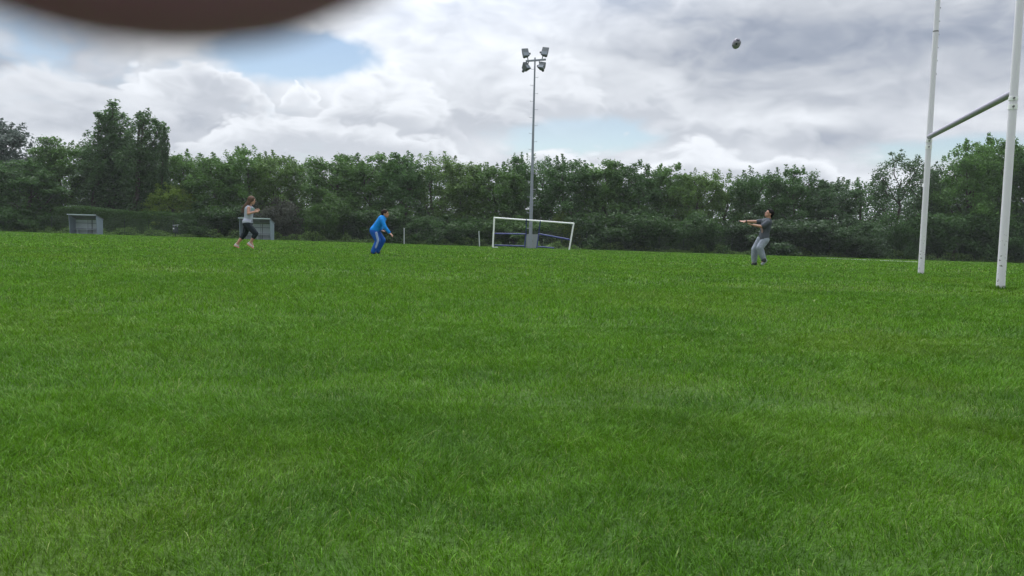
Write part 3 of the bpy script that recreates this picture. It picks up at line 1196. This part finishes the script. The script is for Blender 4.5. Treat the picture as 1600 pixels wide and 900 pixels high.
# ------------------------------------------------------------------ portable football goal, standing askew
GYL, GYR = 69.0, 70.5
ga, gb = at(770.0, 384.5, GYL), at(889.2, 389.6, GYR)
gta, gtb = at(772.4, 340.3, GYL), at(896.4, 349.2, GYR)
goal = empty('football_goal', (ga + gb) / 2)
tag(goal, 'white portable football goal with blue rear frame leaning askew at the far edge', 'goal')
for a in (ga, gb):
    pass
# feet go down to the turf
ga2 = Vector((ga.x, ga.y, Z(ga.x, ga.y))) if ga.z > Z(ga.x, ga.y) else ga
gb2 = gb
MB().tube(ga2, gta, .068, None, 14).ball(gta, .068).build('goal_post', M_['white'], goal, True)
MB().tube(gb2 - Vector((0, 0, .1)), gtb, .068, None, 14).ball(gtb, .068).build('goal_post', M_['white'], goal, True)
MB().tube(gta, gtb, .066, None, 14).build('crossbar', M_['white'], goal, True)
MB().box(ga2 + Vector((.22, 0, .05)), (.42, .12, .05)).build('goal_foot', M_['white'], goal)


def gp(zx, zy, Y):
    return at(740 + zx / 8.889, 320 + zy / 8.889, Y)


BY = 70.6
bl = MB().tube(gp(733, 205, GYL + .5), gp(728, 398, BY), .05, None, 10).tube(gp(728, 398, BY), gp(706, 600, BY), .05, None, 10)
bl.build('rear_upright', M_['blue'], goal, True)
bl = MB().tube(gp(928, 222, GYL + .8), gp(905, 400, BY), .05, None, 10).tube(gp(905, 400, BY), gp(876, 604, BY), .05, None, 10)
bl.build('rear_upright', M_['blue'], goal, True)
for a, b, w in (((292, 400), (728, 406), .062), ((905, 405), (1325, 482), .075), ((300, 560), (712, 574), .055), ((882, 580), (1110, 600), .06)):
    MB().tube(gp(*a, BY), gp(*b, BY), w, None, 10).ball(gp(*a, BY), w * 1.15).ball(gp(*b, BY), w * 1.15).build('rear_rail', M_['blue'], goal, True)


# ------------------------------------------------------------------ dugouts
def dugout(px0, px1, top, bot, Y, label):
    a, b = at(px0, bot, Y), at(px1, bot, Y)
    w = b.x - a.x
    h = (bot - top) * Y / F_PX
    g = Vector(((a.x + b.x) / 2, Y, Z((a.x + b.x) / 2, Y)))
    o = empty('dugout', g, 0)
    tag(o, label, 'dugout', 'steel dugouts along the far side of the field')
    L = lambda x, y, z: g + Vector((x, y, z))
    dp, hb_ = 1.25, h * .80
    t = .05
    for s in (-1, 1):
        x = s * (w / 2 - t / 2)
        mb = MB()
        prof = [(-.12, h), (dp, hb_), (dp, 0), (.12, 0)]
        vs = [[mb.bm.verts.new(L(x + e * t / 2, y, z)) for y, z in prof] for e in (-1, 1)]
        mb.bm.faces.new(vs[0])
        mb.bm.faces.new(vs[1][::-1])
        for i in range(4):
            mb.bm.faces.new((vs[0][i], vs[1][i], vs[1][(i + 1) % 4], vs[0][(i + 1) % 4]))
        mb.build('side_panel', M_['dug_side'], o)
    bp = MB().box(L(0, dp - .045, hb_ / 2 - .02), (w - 2 * t - .01, .03, hb_ - .06)).build('back_panel', M_['dug_in'], o)
    mb = MB()
    for zf in (.36, .74):
        mb.box(L(0, dp - .085, hb_ * zf), (w - 2 * t - .03, .04, .05))
    mb.box(L(w * .12, dp - .10, hb_ * .5), (.07, .06, hb_ - .12))
    mb.build('back_rail', M_['dug_dark'], o)
    mb = MB()
    top_pts = [(-.30, h + .045), (dp + .08, hb_ + .0)]
    vs = []
    for e in (-1, 1):
        x = e * (w / 2 + .04)
        vs.append([mb.bm.verts.new(L(x, y, z + k)) for (y, z) in top_pts for k in (.012, .07)])
    q0, q1 = vs
    for ids in ((0, 1, 3, 2),):
        mb.bm.faces.new([q0[i] for i in ids])
        mb.bm.faces.new([q1[i] for i in ids][::-1])
    for i, j in ((0, 1), (1, 3), (3, 2), (2, 0)):
        mb.bm.faces.new((q0[i], q0[j], q1[j], q1[i]))
    mb.build('roof', M_['dug_roof'], o)
    MB().box(L(0, -.325, h + .072), (w + .09, .04, .11)).build('fascia', M_['dug_in'], o)
    mb = MB().box(L(0, dp - .35, .48), (w - 2 * t - .04, .36, .05))
    for xf in (-.35, 0, .35):
        mb.box(L(w * xf, dp - .35, .24), (.06, .30, .44))
    mb.build('bench', M_['dug_in'], o)
    mb = MB()
    mb.tube(L(w * .18, -.02, 0), L(w * .18, -.02, h), .02, None, 8)
    mb.build('front_prop', M_['dug_dark'], o, True)
    return o


dugout(108, 151.5, 335.5, 364.5, 84.0, 'grey steel dugout in front of the clipped hedge at the left')
dugout(374, 422.5, 341.5, 373.5, 80.0, 'grey steel dugout partly hidden behind the running girl')

# ------------------------------------------------------------------ litter bin on the fence line
g = ground_at(274, 84.5)
k = 84.5 / F_PX
o = empty('litter_bin', g)
tag(o, 'dark litter bin with pale hood on a post in front of the hedge', 'bin')
MB().tube(g - Vector((0, 0, .1)), g + Vector((0, 0, .55)), .04, None, 8).build('bin_post', M_['fence'], o)
MB().box(g + Vector((0, 0, .74)), (.44, .34, .62), None, .04).build('bin_body', M_['bin'], o)
hd = MB().box(g + Vector((.05, 0, 1.20)), (.52, .44, .05), Matrix.Rotation(R(-9), 3, 'Y'), .015)
hd.box(g + Vector((-.16, .1, 1.10)), (.04, .1, .2)).box(g + Vector((.18, .1, 1.10)), (.04, .1, .2))
hd.build('bin_hood', M_['bin_lid'], o)
MB().box(g + Vector((-.11, -.178, .86)), (.14, .01, .15)).build('bin_sticker', M_['sticker'], o)

# ------------------------------------------------------------------ thin volume added to stand in for veiling lens glare
hm = bpy.data.materials.new('glare_haze')
hm.use_nodes = True
hm.node_tree.nodes.clear()
pv = hm.node_tree.nodes.new('ShaderNodeVolumePrincipled')
pv.inputs['Color'].default_value = (.88, .92, .96, 1)
pv.inputs['Density'].default_value = .00023
ho = hm.node_tree.nodes.new('ShaderNodeOutputMaterial')
hm.node_tree.links.new(pv.outputs[0], ho.inputs['Volume'])
tag(MB().box((0, 285, 9.2), (1300, 700, 24.0)).build_local('glare_haze', hm), kind='stuff')

# ------------------------------------------------------------------ rugby posts
YN, YF = 12.72, 18.15
nb, fb_ = at(1563, 450.5, YN), at(1438.8, 427, YF)
nb.z, fb_.z = Z(nb.x, nb.y), Z(fb_.x, fb_.y)
rp = empty('rugby_posts', (nb + fb_) / 2)
tag(rp, 'tall white rugby posts with crossbar at the right of the field', 'rugby posts')
xb = []
for b, joint_z in ((nb, 4.6), (fb_, 5.25)):
    lean = Vector((.0, .0, 1)).normalized()
    pm = MB()
    pm.tube((0, 0, -.3), (0, 0, joint_z), .063, .056, 24)
    o = pm.build_local('upright', M_['post_white'], rp, True)
    o.location = b - rp.location
    tp = MB().tube((0, 0, joint_z + .002), (0, 0, 9.2), .0525, .045, 24).build_local('top_section', M_['post_white'], rp, True)
    tp.location = b - rp.location
    sl_ = MB().tube((0, 0, joint_z - .012), (0, 0, joint_z + .012), .0585, .0585, 24).build_local('joint_ring', M_['bolt'], rp, True)
    sl_.location = b - rp.location
    br = MB().tube((0, 0, 2.74), (0, 0, 2.82), .066, .066, 24).tube((0, 0, 2.88), (0, 0, 2.93), .066, .066, 24)
    o = br.build_local('bracket', M_['white'], rp, True)
    o.location = b - rp.location
    bt = MB()
    for z in (2.78, 2.905):
        bt.tube((-.03, -.06, z), (-.034, -.085, z), .016, None, 6)
    for z in [joint_z - .9 + .28 * i for i in range(6)]:
        if b is fb_:
            bt.tube((.05, 0, z), (.075, -.01, z), .011, None, 6)
    o = bt.build_local('bolt', M_['bolt'], rp)
    o.location = b - rp.location
cN, cF = nb + Vector((0, 0, 3.0)), fb_ + Vector((0, 0, 3.0))
dd = (cN - cF).normalized()
cro = MB().tube(cF - dd * .035 + Vector((-.0, -.0, 0)), cN, .054, .054, 24)
cro.build('crossbar', M_['bar_shade_grey'], rp, True)

# taller tufts left by the mower round the feet
tv_, tq_, tt_, to_ = [], [], [], 0
for b, nn in ((nb, 600), (fb_, 350)):
    a = rng.uniform(0, 6.28, nn)
    rad = .07 + np.abs(rng.normal(0, .07, nn))
    x = b.x + np.cos(a) * rad * 1.3 + .05
    y = b.y + np.sin(a) * rad
    h = rng.uniform(.025, .085, nn)
    v, q, t = blades(nn, x, y, h, np.full(nn, .009), a + rng.normal(0, .5, nn), rng.uniform(.2, .9, nn), 3)
    tv_.append(v)
    tq_ += [k_ + to_ for k_ in q]
    tt_.append(t + to_)
    to_ += len(v)
tag(link('long_tufts', np_mesh('long_tufts', np.concatenate(tv_), tq_ + [np.concatenate(tt_)]), M_['grass']),
    'longer dark grass left unmown around the feet of the rugby posts', 'grass', kind='stuff')


# ------------------------------------------------------------------ people
def hand(mb, w, d, side, s=1.0, curl=.4, thumb=(0, 0, 1)):
    """palm and five bent fingers from wrist w along d; side = across-the-palm direction"""
    d = Vector(d).normalized()
    side = Vector(side)
    side = (side - d * side.dot(d)).normalized()
    nrm = d.cross(side)
    k = w + d * .072 * s
    for u in (-.024, -.008, .008, .024):
        mb.cap(w + side * u * s * .7, k + side * u * s, .013 * s, .012 * s, 8)
    for i, (u, L) in enumerate(((-.027, .058), (-.009, .068), (.009, .064), (.027, .050))):
        b = k + side * u * s
        d1 = (d + side * u * 4 + nrm * curl * .6).normalized()
        d2 = (d + side * u * 3 + nrm * curl * 1.6).normalized()
        m = b + d1 * L * .55 * s
        mb.cap(b, m, .0088 * s, .0080 * s, 8)
        mb.cap(m, m + d2 * L * .5 * s, .0080 * s, .0070 * s, 8)
    tb = w + d * .02 * s - side * .022 * s
    t1 = tb + (d * .6 - side * .8 + nrm * .3).normalized() * .032 * s
    mb.cap(tb, t1, .011 * s, .0095 * s, 8)
    mb.cap(t1, t1 + (d * .9 - side * .25 + nrm * .4).normalized() * .026 * s, .0095 * s, .008 * s, 8)


def head(mb, c, face, upv, s=1.0):
    f = Vector(face).normalized()
    u = Vector(upv)
    u = (u - f * u.dot(f)).normalized()
    l = u.cross(f)
    rot = Matrix((f, l, u)).transposed()
    P = lambda a, b, z: c + (f * a + l * b + u * z) * s
    mb.ball(P(-.008, 0, .022), .092 * s, (1.04, .82, .94), rot, 20)
    mb.ball(P(.022, 0, -.045), .062 * s, (.98, .86, 1.02), rot, 16)      # jaw
    mb.ball(P(.056, 0, -.086), .026 * s, (1, 1, .8), rot, 10)            # chin
    mb.ball(P(.088, 0, -.018), .016 * s, (1.1, .8, 1.2), rot, 10)        # nose
    mb.cap(P(.080, 0, .008), P(.096, 0, -.026), .010 * s, .013 * s, 8)
    mb.ball(P(.078, 0, -.056), .018 * s, (.8, 1.3, .7), rot, 10)         # lips
    for e in (-1, 1):
        mb.ball(P(-.006, e * .078, -.012), .026 * s, (.7, .35, 1.15), rot, 10)   # ears
    return P, rot


def face_bits(P, rot, s, root):
    mb = MB()
    for e in (-1, 1):
        mb.ball(P(.074, e * .032, .006), .012 * s, (.6, 1.2, .7), rot, 8)
    mb.build('eye', M_['eye'], root, True)
    MB().ball(P(.089, 0, -.058), .012 * s, (.5, 1.8, .5), rot, 8).build('mouth', M_['lips'], root, True)


def shoe(mb, ank, toe, heel, r, s=1.0):
    mb.cap(heel, toe, r, r * .82)
    mb.cap(ank, heel.lerp(toe, .25), r * .95, r)
    mid = heel.lerp(toe, .7)
    mb.ball(mid, r * 1.05)


def sole(heel, toe, r, down, mat, root):
    d = (toe - heel)
    c = (heel + toe) / 2 + down * (r * .85)
    rot = Matrix((d.normalized(), down.cross(d).normalized(), -down)).transposed()
    MB().box(c, (d.length + r * 2.0, r * 1.9, r * .5), rot, r * .2).build('sole', mat, root)


# --- girl running, long brown hair flying
PY = 23.0
g = ground_at(384, PY)
girl = empty('person', g)
tag(girl, 'girl with long brown hair in a pale grey top and dark cropped leggings running right', 'person', 'children playing on the field')
Q = lambda x, y, d=0.0: at(340 + x / 8.183, 290 + y / 8.183, PY + d)
hc = Q(438, 192)
face = Vector((1, -.12, -.08))
mb = MB()
PP, hrot = head(mb, hc, face, (0.05, 0, 1), 1.0)
neck, shc, wst, hip = Q(414, 250), Q(403, 282), Q(392, 440), Q(386, 487)
mb.cap(hc + Vector((-.03, 0, -.06)), shc, .047, .055)
shN, shF = Q(398, 288, -.135), Q(412, 286, .135)
mb.cap(shN, shF, .05)
mb.cap(shc + Vector((0, -.06, -.05)), wst + Vector((0, -.03, 0)), .10, .09)
mb.cap(shc + Vector((0, .06, -.05)), wst + Vector((0, .03, 0)), .10, .09)
mb.cap(wst + Vector((0, -.05, -.05)), hip + Vector((0, -.06, 0)), .105, .11)
mb.cap(wst + Vector((0, .05, -.05)), hip + Vector((0, .06, 0)), .105, .11)
elN, wrN = Q(392, 358, -.20), Q(492, 332, -.15)
elF, wrF = Q(418, 356, .20), Q(488, 312, .12)
mb.cap(shN, elN, .046, .038)
mb.cap(elN, wrN, .038, .027)
mb.cap(shF, elF, .046, .038)
mb.cap(elF, wrF, .038, .027)
hand(mb, wrN, (1, .15, .45), (0, .5, 1), .92, .9)
hand(mb, wrF, (1, -.1, .2), (0, -.5, 1), .92, .9)
hN, hF = hip + Vector((.02, -.08, -.03)), hip + Vector((-.03, .08, -.03))
kN, aN = Q(488, 612, -.10), Q(428, 722, -.09)
kF, aF = Q(352, 612, .10), Q(258, 735, .10)
for a, b, c in ((hN, kN, aN), (hF, kF, aF)):
    mb.cap(a, b, .085, .058)
    mb.cap(b, a.lerp(c, .5).lerp(b, .0) * 0 + b.lerp(c, .35), .056, .056)
    mb.cap(b.lerp(c, .35), c, .056, .036)
tN, lN = Q(452, 778, -.09), Q(400, 742, -.09)
tF, lF = Q(262, 772, .10), Q(232, 760, .10)
mb.cap(aN, lN, .036, .036)
mb.cap(aN, tN, .036, .03)
mb.cap(aF, lF, .036, .036)
mb.cap(aF, tF, .036, .03)
mb.fused('body', M_['skin'], girl, .0065, 3)
face_bits(PP, hrot, 1.0, girl)
# top
mb = MB()
for s in (-1, 1):
    mb.cap(shc + Vector((.0, s * .058, -.05)), wst + Vector((0, s * .035, 0)), .113, .104)
    mb.cap(wst + Vector((0, s * .035, 0)), hip + Vector((-.005, s * .055, .045)), .104, .128)
    mb.cap(shc + Vector((0, s * .085, .035)), shc + Vector((0, s * .075, -.06)), .035, .07)
top_ = mb.fused('tank_top', M_['tank'], girl, .008, 4)
MB().box(Q(448, 315, -.108), (.10, .035, .14), Matrix.Rotation(R(8), 3, 'Y'), .012).build('shirt_print', M_['print'], girl)
# leggings to below the knee
mb = MB()
mb.cap(hip + Vector((0, -.055, .05)), hip + Vector((0, .055, .05)), .120)
for a, b, c in ((hN, kN, aN), (hF, kF, aF)):
    mb.cap(hip + Vector((0, (a.y - hip.y) * .8, 0)), a, .122, .108)
    mb.cap(a, b, .108, .074)
    mb.cap(b, b.lerp(c, .40), .072, .066)
mb.fused('leggings', M_['legging'], girl, .008, 4)
# hair
mb = MB()
mb.ball(PP(-.022, 0, .034), .104, (1.02, .95, .96), hrot, 18)
for i in range(26):
    a = rng.uniform(-1, 1)
    st = PP(-.05 + rng.uniform(-.03, .03), a * .07, rng.uniform(-.02, .07))
    m1 = st + Vector((-.06 + rng.normal(0, .02), a * .03, -.12 + rng.normal(0, .02)))
    m2 = m1 + Vector((-.05 + rng.normal(0, .035), a * .03, -.10 + rng.normal(0, .03)))
    en = m2 + Vector((-.04 + rng.normal(0, .05), a * .02, -.08 + rng.normal(0, .04)))
    mb.cap(st, m1, .03, .03, 8)
    mb.cap(m1, m2, .03, .022, 8)
    mb.cap(m2, en, .022, .008, 8)
for e in (-1, 1):
    mb.cap(PP(.03, e * .066, .055), PP(-.01, e * .082, -.03), .03, .026, 8)
    mb.cap(PP(-.01, e * .082, -.03), PP(-.04, e * .088, -.15), .028, .018, 8)
mb.fused('hair', M_['hair_brown'], girl, .0075, 2)
for a, t, l in ((aN, tN, lN), (aF, tF, lF)):
    mb = MB()
    shoe(mb, a.lerp(l, .6), t, l, .040)
    sh_ = mb.fused('shoe', M_['white_sole'], girl, .008, 3)
    d = (t - l).normalized()
    dn = Vector((d.z, 0, -d.x))
    if dn.z > 0:
        dn = -dn
    sole(l, t, .040, dn, M_['pink_shoe'], girl)

# --- boy in blue, crouching ready
PY = 22.2
g = ground_at(588, PY)
boy = empty('person', g)
tag(boy, 'boy in bright blue top and royal blue tracksuit trousers crouching with arms forward', 'person', 'children playing on the field')
Q = lambda x, y, d=0.0: at(560 + x / 9, 310 + y / 9, PY + d)
hc = Q(376, 218)
mb = MB()
PP, hrot = head(mb, hc, (1, -.1, .06), (-.05, 0, 1), .98)
shc, wst, hip = Q(333, 292), Q(258, 400), Q(222, 458)
mb.cap(hc + Vector((-.03, 0, -.06)), shc, .047, .055)
shN, shF = Q(333, 305, -.14), Q(345, 300, .14)
mb.cap(shN, shF, .05)
for s in (-1, 1):
    mb.cap(shc + Vector((0, s * .06, 0)), wst + Vector((0, s * .035, 0)), .09, .09)
    mb.cap(wst + Vector((0, s * .05, 0)), hip + Vector((0, s * .06, 0)), .09, .10)
elN, wrN = Q(372, 402, -.20), Q(438, 484, -.20)
elF, wrF = Q(330, 398, .19), Q(322, 442, .05)
for a, b, c in ((shN, elN, wrN), (shF, elF, wrF)):
    mb.cap(a, b, .045, .036)
    mb.cap(b, c, .036, .026)
hand(mb, wrN, (.75, -.05, -.66), (.3, .9, .3), 1.0, -.35)
hand(mb, wrF, (.8, -.2, -.45), (.3, .9, .3), .9, .5)
hN, hF = hip + Vector((.0, -.085, -.02)), hip + Vector((.04, .085, -.02))
kN, aN = Q(276, 600, -.12), Q(214, 738, -.11)
kF, aF = Q(342, 590, .12), Q(266, 728, .12)
tN, lN = Q(238, 762, -.12), Q(190, 758, -.11)
tF, lF = Q(296, 762, .14), Q(256, 748, .12)
for a, b, c, t in ((hN, kN, aN, tN), (hF, kF, aF, tF)):
    mb.cap(a, b, .08, .055)
    mb.cap(b, c, .055, .036)
    mb.cap(c, t, .034, .026)
mb.fused('body', M_['skin_tan'], boy, .0065, 3)
face_bits(PP, hrot, .98, boy)
mb = MB()
for s in (-1, 1):
    mb.cap(shc + Vector((0, s * .062, 0)), wst + Vector((0, s * .04, 0)), .105, .108)
    mb.cap(wst + Vector((0, s * .04, 0)), hip + Vector((.005, s * .06, .02)), .108, .118)
mb.cap(shN, shF, .064)
mb.cap(shc, hc + Vector((-.035, 0, -.075)), .07, .056)
for a, b, c in ((shN, elN, wrN), (shF, elF, wrF)):
    mb.cap(a, b, .064, .052)
    mb.cap(b, b.lerp(c, .93), .052, .041)
mb.fused('long_sleeved_top', M_['blue_top'], boy, .008, 4)
mb = MB()
mb.cap(hip + Vector((0, -.06, .02)), hip + Vector((0, .06, .02)), .112)
for a, b, c in ((hN, kN, aN), (hF, kF, aF)):
    mb.cap(hip + Vector((0, (a.y - hip.y) * .8, 0)), a, .113, .104)
    mb.cap(a, b, .104, .082)
    mb.cap(b, c, .082, .074)
    mb.cap(c, c + Vector((0, 0, -.015)), .074, .07)
mb.fused('tracksuit_trousers', M_['blue_trouser'], boy, .008, 4)
mb = MB()
off = Vector((0, -.088, 0))
mb.cap(Q(258, 485, -.12) + Vector((0, -.070, 0)), Q(282, 596, -.12) + Vector((0, -.062, 0)), .034, .032, 10)
mb.cap(Q(282, 596, -.12) + Vector((0, -.062, 0)), Q(250, 690, -.12) + Vector((0, -.058, 0)), .032, .026, 10)
mb.fused('side_stripe', M_['stripe'], boy, .008, 3)
mb = MB()
mb.ball(PP(-.018, 0, .040), .096, (1.0, .88, .88), hrot, 18)
mb.ball(PP(-.05, 0, .0), .066, (.8, 1.05, 1.1), hrot, 14)
mb.fused('hair', M_['hair_short'], boy, .008, 2)
for a, t, l in ((aN, tN, lN), (aF, tF, lF)):
    mb = MB()
    shoe(mb, a.lerp(l, .6), t, l, .042)
    mb.fused('shoe', M_['black_shoe'], boy, .008, 3)

# --- boy in grey, arms out to catch the ball, looking up
PY = 21.6
g = ground_at(1188, PY)
bo2 = empty('person', g)
tag(bo2, 'dark-haired boy in grey t-shirt and pale grey trousers reaching to catch the ball', 'person', 'children playing on the field')
Q = lambda x, y, d=0.0: at(1140 + x / 7.83, 310 + y / 7.83, PY + d)
hc = Q(484, 190)
mb = MB()
PP, hrot = head(mb, hc, (-.90, -.10, .42), (.42, 0, .9), 1.05)
shc, wst, hip = Q(455, 282), Q(428, 420), Q(414, 492)
mb.cap(hc + Vector((.02, 0, -.05)), shc, .05, .058)
shN, shF = Q(466, 296, -.16), Q(436, 280, .16)
mb.cap(shN, shF, .055)
for s in (-1, 1):
    mb.cap(shc + Vector((0, s * .07, -.03)), wst + Vector((0, s * .04, 0)), .10, .09)
    mb.cap(wst + Vector((0, s * .05, 0)), hip + Vector((0, s * .06, 0)), .09, .10)
elF, wrF = Q(318, 284, .20), Q(192, 281, .14)
elN, wrN = Q(392, 346, -.20), Q(292, 326, -.14)
for a, b, c in ((shN, elN, wrN), (shF, elF, wrF)):
    mb.cap(a, b, .05, .040)
    mb.cap(b, c, .040, .029)
hand(mb, wrF, (-1, 0, -.06), (0, 1, .35), 1.1, -.25)
hand(mb, wrN, (-1, .05, .12), (0, -1, .3), 1.05, .35)
hN, hF = hip + Vector((.02, -.09, -.03)), hip + Vector((-.04, .09, -.03))
kF, aF = Q(308, 625, .12), Q(300, 765, .13)
kN, aN = Q(368, 606, -.13), Q(418, 744, -.11)
tF, lF = Q(280, 801, .12), Q(318, 798, .13)
tN, lN = Q(398, 803, -.11), Q(440, 762, -.11)
for a, b, c, t in ((hN, kN, aN, tN), (hF, kF, aF, tF)):
    mb.cap(a, b, .085, .06)
    mb.cap(b, c, .06, .038)
    mb.cap(c, t, .036, .028)
mb.fused('body', M_['skin_tan'], bo2, .0065, 3)
face_bits(PP, hrot, 1.05, bo2)
mb = MB()
for s in (-1, 1):
    mb.cap(shc + Vector((0, s * .072, -.025)), wst + Vector((0, s * .05, 0)), .118, .112)
    mb.cap(wst + Vector((0, s * .05, 0)), hip + Vector((.005, s * .065, .01)), .112, .126)
mb.cap(shN, shF, .072)
mb.cap(shc, shc.lerp(hc, .25), .08, .06)
mb.cap(shN, shN.lerp(elN, .78), .076, .068)
mb.cap(shF, shF.lerp(elF, .72), .076, .066)
mb.fused('t_shirt', M_['grey_tee'], bo2, .008, 4)
MB().box(Q(398, 392, -.10), (.05, .05, .13), Matrix.Rotation(R(-14), 3, 'Y'), .012).build('shirt_print', M_['tee_print'], bo2)
mb = MB()
mb.cap(hip + Vector((0, -.065, .0)), hip + Vector((0, .065, .0)), .112)
for a, b, c in ((hN, kN, aN), (hF, kF, aF)):
    mb.cap(hip + Vector((0, (a.y - hip.y) * .8, 0)), a, .114, .110)
    mb.cap(a, b, .110, .090)
    mb.cap(b, b.lerp(c, .5), .090, .086)
    mb.cap(b.lerp(c, .5), c, .086, .068)
mb.fused('tracksuit_trousers', M_['grey_trouser'], bo2, .008, 4)
mb = MB()
mb.ball(PP(-.022, 0, .040), .102, (1.02, .90, .92), hrot, 18)
mb.ball(PP(-.060, 0, -.005), .070, (.85, 1.08, 1.1), hrot, 14)
mb.ball(PP(.035, 0, .085), .045, (1.2, 1.3, .7), hrot, 12)
mb.fused('hair', M_['hair_dark'], bo2, .008, 2)
d = (wrF - elF).normalized()
MB().tube(wrF - d * .03, wrF - d * .005, .037, None, 14).build('wristband', M_['black_band'], bo2, True)
for a, t, l, mt in ((aN, tN, lN, 'grey_shoe'), (aF, tF, lF, 'black_shoe')):
    mb = MB()
    shoe(mb, a.lerp(l, .55), t, l, .044)
    mb.fused('shoe', M_[mt], bo2, .008, 3)
    if mt == 'grey_shoe':
        MB().cap(a + Vector((0, -.03, -.02)), a + Vector((0, .03, -.02)), .062).build('sock', M_['black_shoe'], bo2, True)

# ------------------------------------------------------------------ rugby ball in flight
bc = at(1150.6, 68.2, 18.6)
ball = empty('rugby_ball', bc)
tag(ball, 'white rugby ball with dark markings flying high against the clouds', 'ball')
rot = Matrix.Rotation(R(-88), 3, 'Z') @ Matrix.Rotation(R(-30), 3, 'Y')
bm = bmesh.new()
bmesh.ops.create_uvsphere(bm, u_segments=40, v_segments=28, radius=1)
for v in bm.verts:
    x = v.co.z
    rad = math.sqrt(max(0, 1 - x * x)) ** .94
    h = Vector((v.co.x, v.co.y))
    h = h.normalized() * rad if h.length > 1e-6 else h
    v.co = rot @ Vector((x * .134, h.x * .092, h.y * .092))
me = bpy.data.meshes.new('ball_shell')
bm.to_mesh(me)
bm.free()
for p in me.polygons:
    p.use_smooth = True
link('ball_shell', me, M_['ball'], ball)


def patch(theta0, theta1, x0, x1, name, mat):
    vs, n1, n2 = [], 8, 8
    for i in range(n1 + 1):
        for j in range(n2 + 1):
            x = x0 + (x1 - x0) * i / n1
            t = theta0 + (theta1 - theta0) * j / n2
            rad = math.sqrt(max(0, 1 - x * x)) ** .94
            vs.append(rot @ Vector((x * .1352, math.cos(t) * rad * .0932, math.sin(t) * rad * .0932)))
    f = [(i * (n2 + 1) + j, i * (n2 + 1) + j + 1, (i + 1) * (n2 + 1) + j + 1, (i + 1) * (n2 + 1) + j) for i in range(n1) for j in range(n2)]
    return link(name, np_mesh(name, np.array(vs), [np.array(f)], True), mat, ball)


for k in range(4):
    t = k * math.pi / 2 + .5
    patch(t - .2, t + .2, -.4, -.02, 'ball_marking', M_['ball_mark'])
    patch(t + .45, t + .95, .40, .66, 'ball_marking', M_['ball_mark'])
for sgn in (-1, 1):
    patch(0, 2 * math.pi, sgn * .86, sgn * .985, 'end_panel', M_['ball_mark'])

# ------------------------------------------------------------------ the photographer's hand: a fingertip strays over the top of the lens
K = .001


def C_(x, y, z):
    """millimetres right, up and forward of the lens"""
    return CP + CR * (x * K) + CU * (y * K) + fwd * (z * K)


hd_ = empty('hand', C_(-70, 0, 4))
tag(hd_, 'dark blurred fingertip of the hand holding the phone, over the top left of the view', 'hand')
mb = MB()
tip = C_(-8.6, 16.80, 18.5)
mb.cap(tip, C_(-10.5, 30, 20), .0112, .0097, 20)
mb.cap(C_(-10.5, 30, 20), C_(-30, 50, 22), .0088, .0092, 16)
mb.cap(C_(-30, 50, 22), C_(-66, 38, 10), .0095, .011, 16)
for i, (u, zz) in enumerate(((26, 14), (10, 16), (-5, 15))):            # middle, ring and little finger behind the phone
    mb.cap(C_(-72, u, 8), C_(-52 + 3 * i, u - 2, zz), .0095, .0085, 14)
    mb.cap(C_(-52 + 3 * i, u - 2, zz), C_(-30 + 6 * i, u - 6, zz - 2), .0085, .0072, 14)
    mb.cap(C_(-30 + 6 * i, u - 6, zz - 2), C_(-24 + 7 * i, u - 8, zz - 5), .0072, .0065, 14)
for u in (36, 22, 8, -8):
    mb.cap(C_(-70, u, 8), C_(-96, u * .6 - 12, -22), .011, .014, 14)
mb.cap(C_(-92, -6, -20), C_(-72, 22, -22), .0135, .011, 14)             # thumb on the screen side
mb.cap(C_(-72, 22, -22), C_(-50, 32, -18), .011, .009, 14)
mb.cap(C_(-96, -14, -24), C_(-120, -50, -60), .021, .026, 16)
mb.cap(C_(-120, -50, -60), C_(-190, -150, -190), .026, .037, 16)
mb.fused('hand_body', M_['finger'], hd_, .0012, 4)
ph = empty('phone', C_(0, 0, -5))  # out of view, added behind the lens to shade the finger
tag(ph, 'unseen pale phone behind the lens, added to shade the stray fingertip', 'phone')
rotc = Matrix((CR, CU, fwd)).transposed()
MB().box(C_(4, -6, -5), (.142, .070, .0068), rotc, .003).build('phone_body', M_['phone'], ph)
MB().tube(C_(0, 0, -1.62), C_(0, 0, -1.2), .0055, .0052, 24).build('lens_ring', M_['phone'], ph, True)
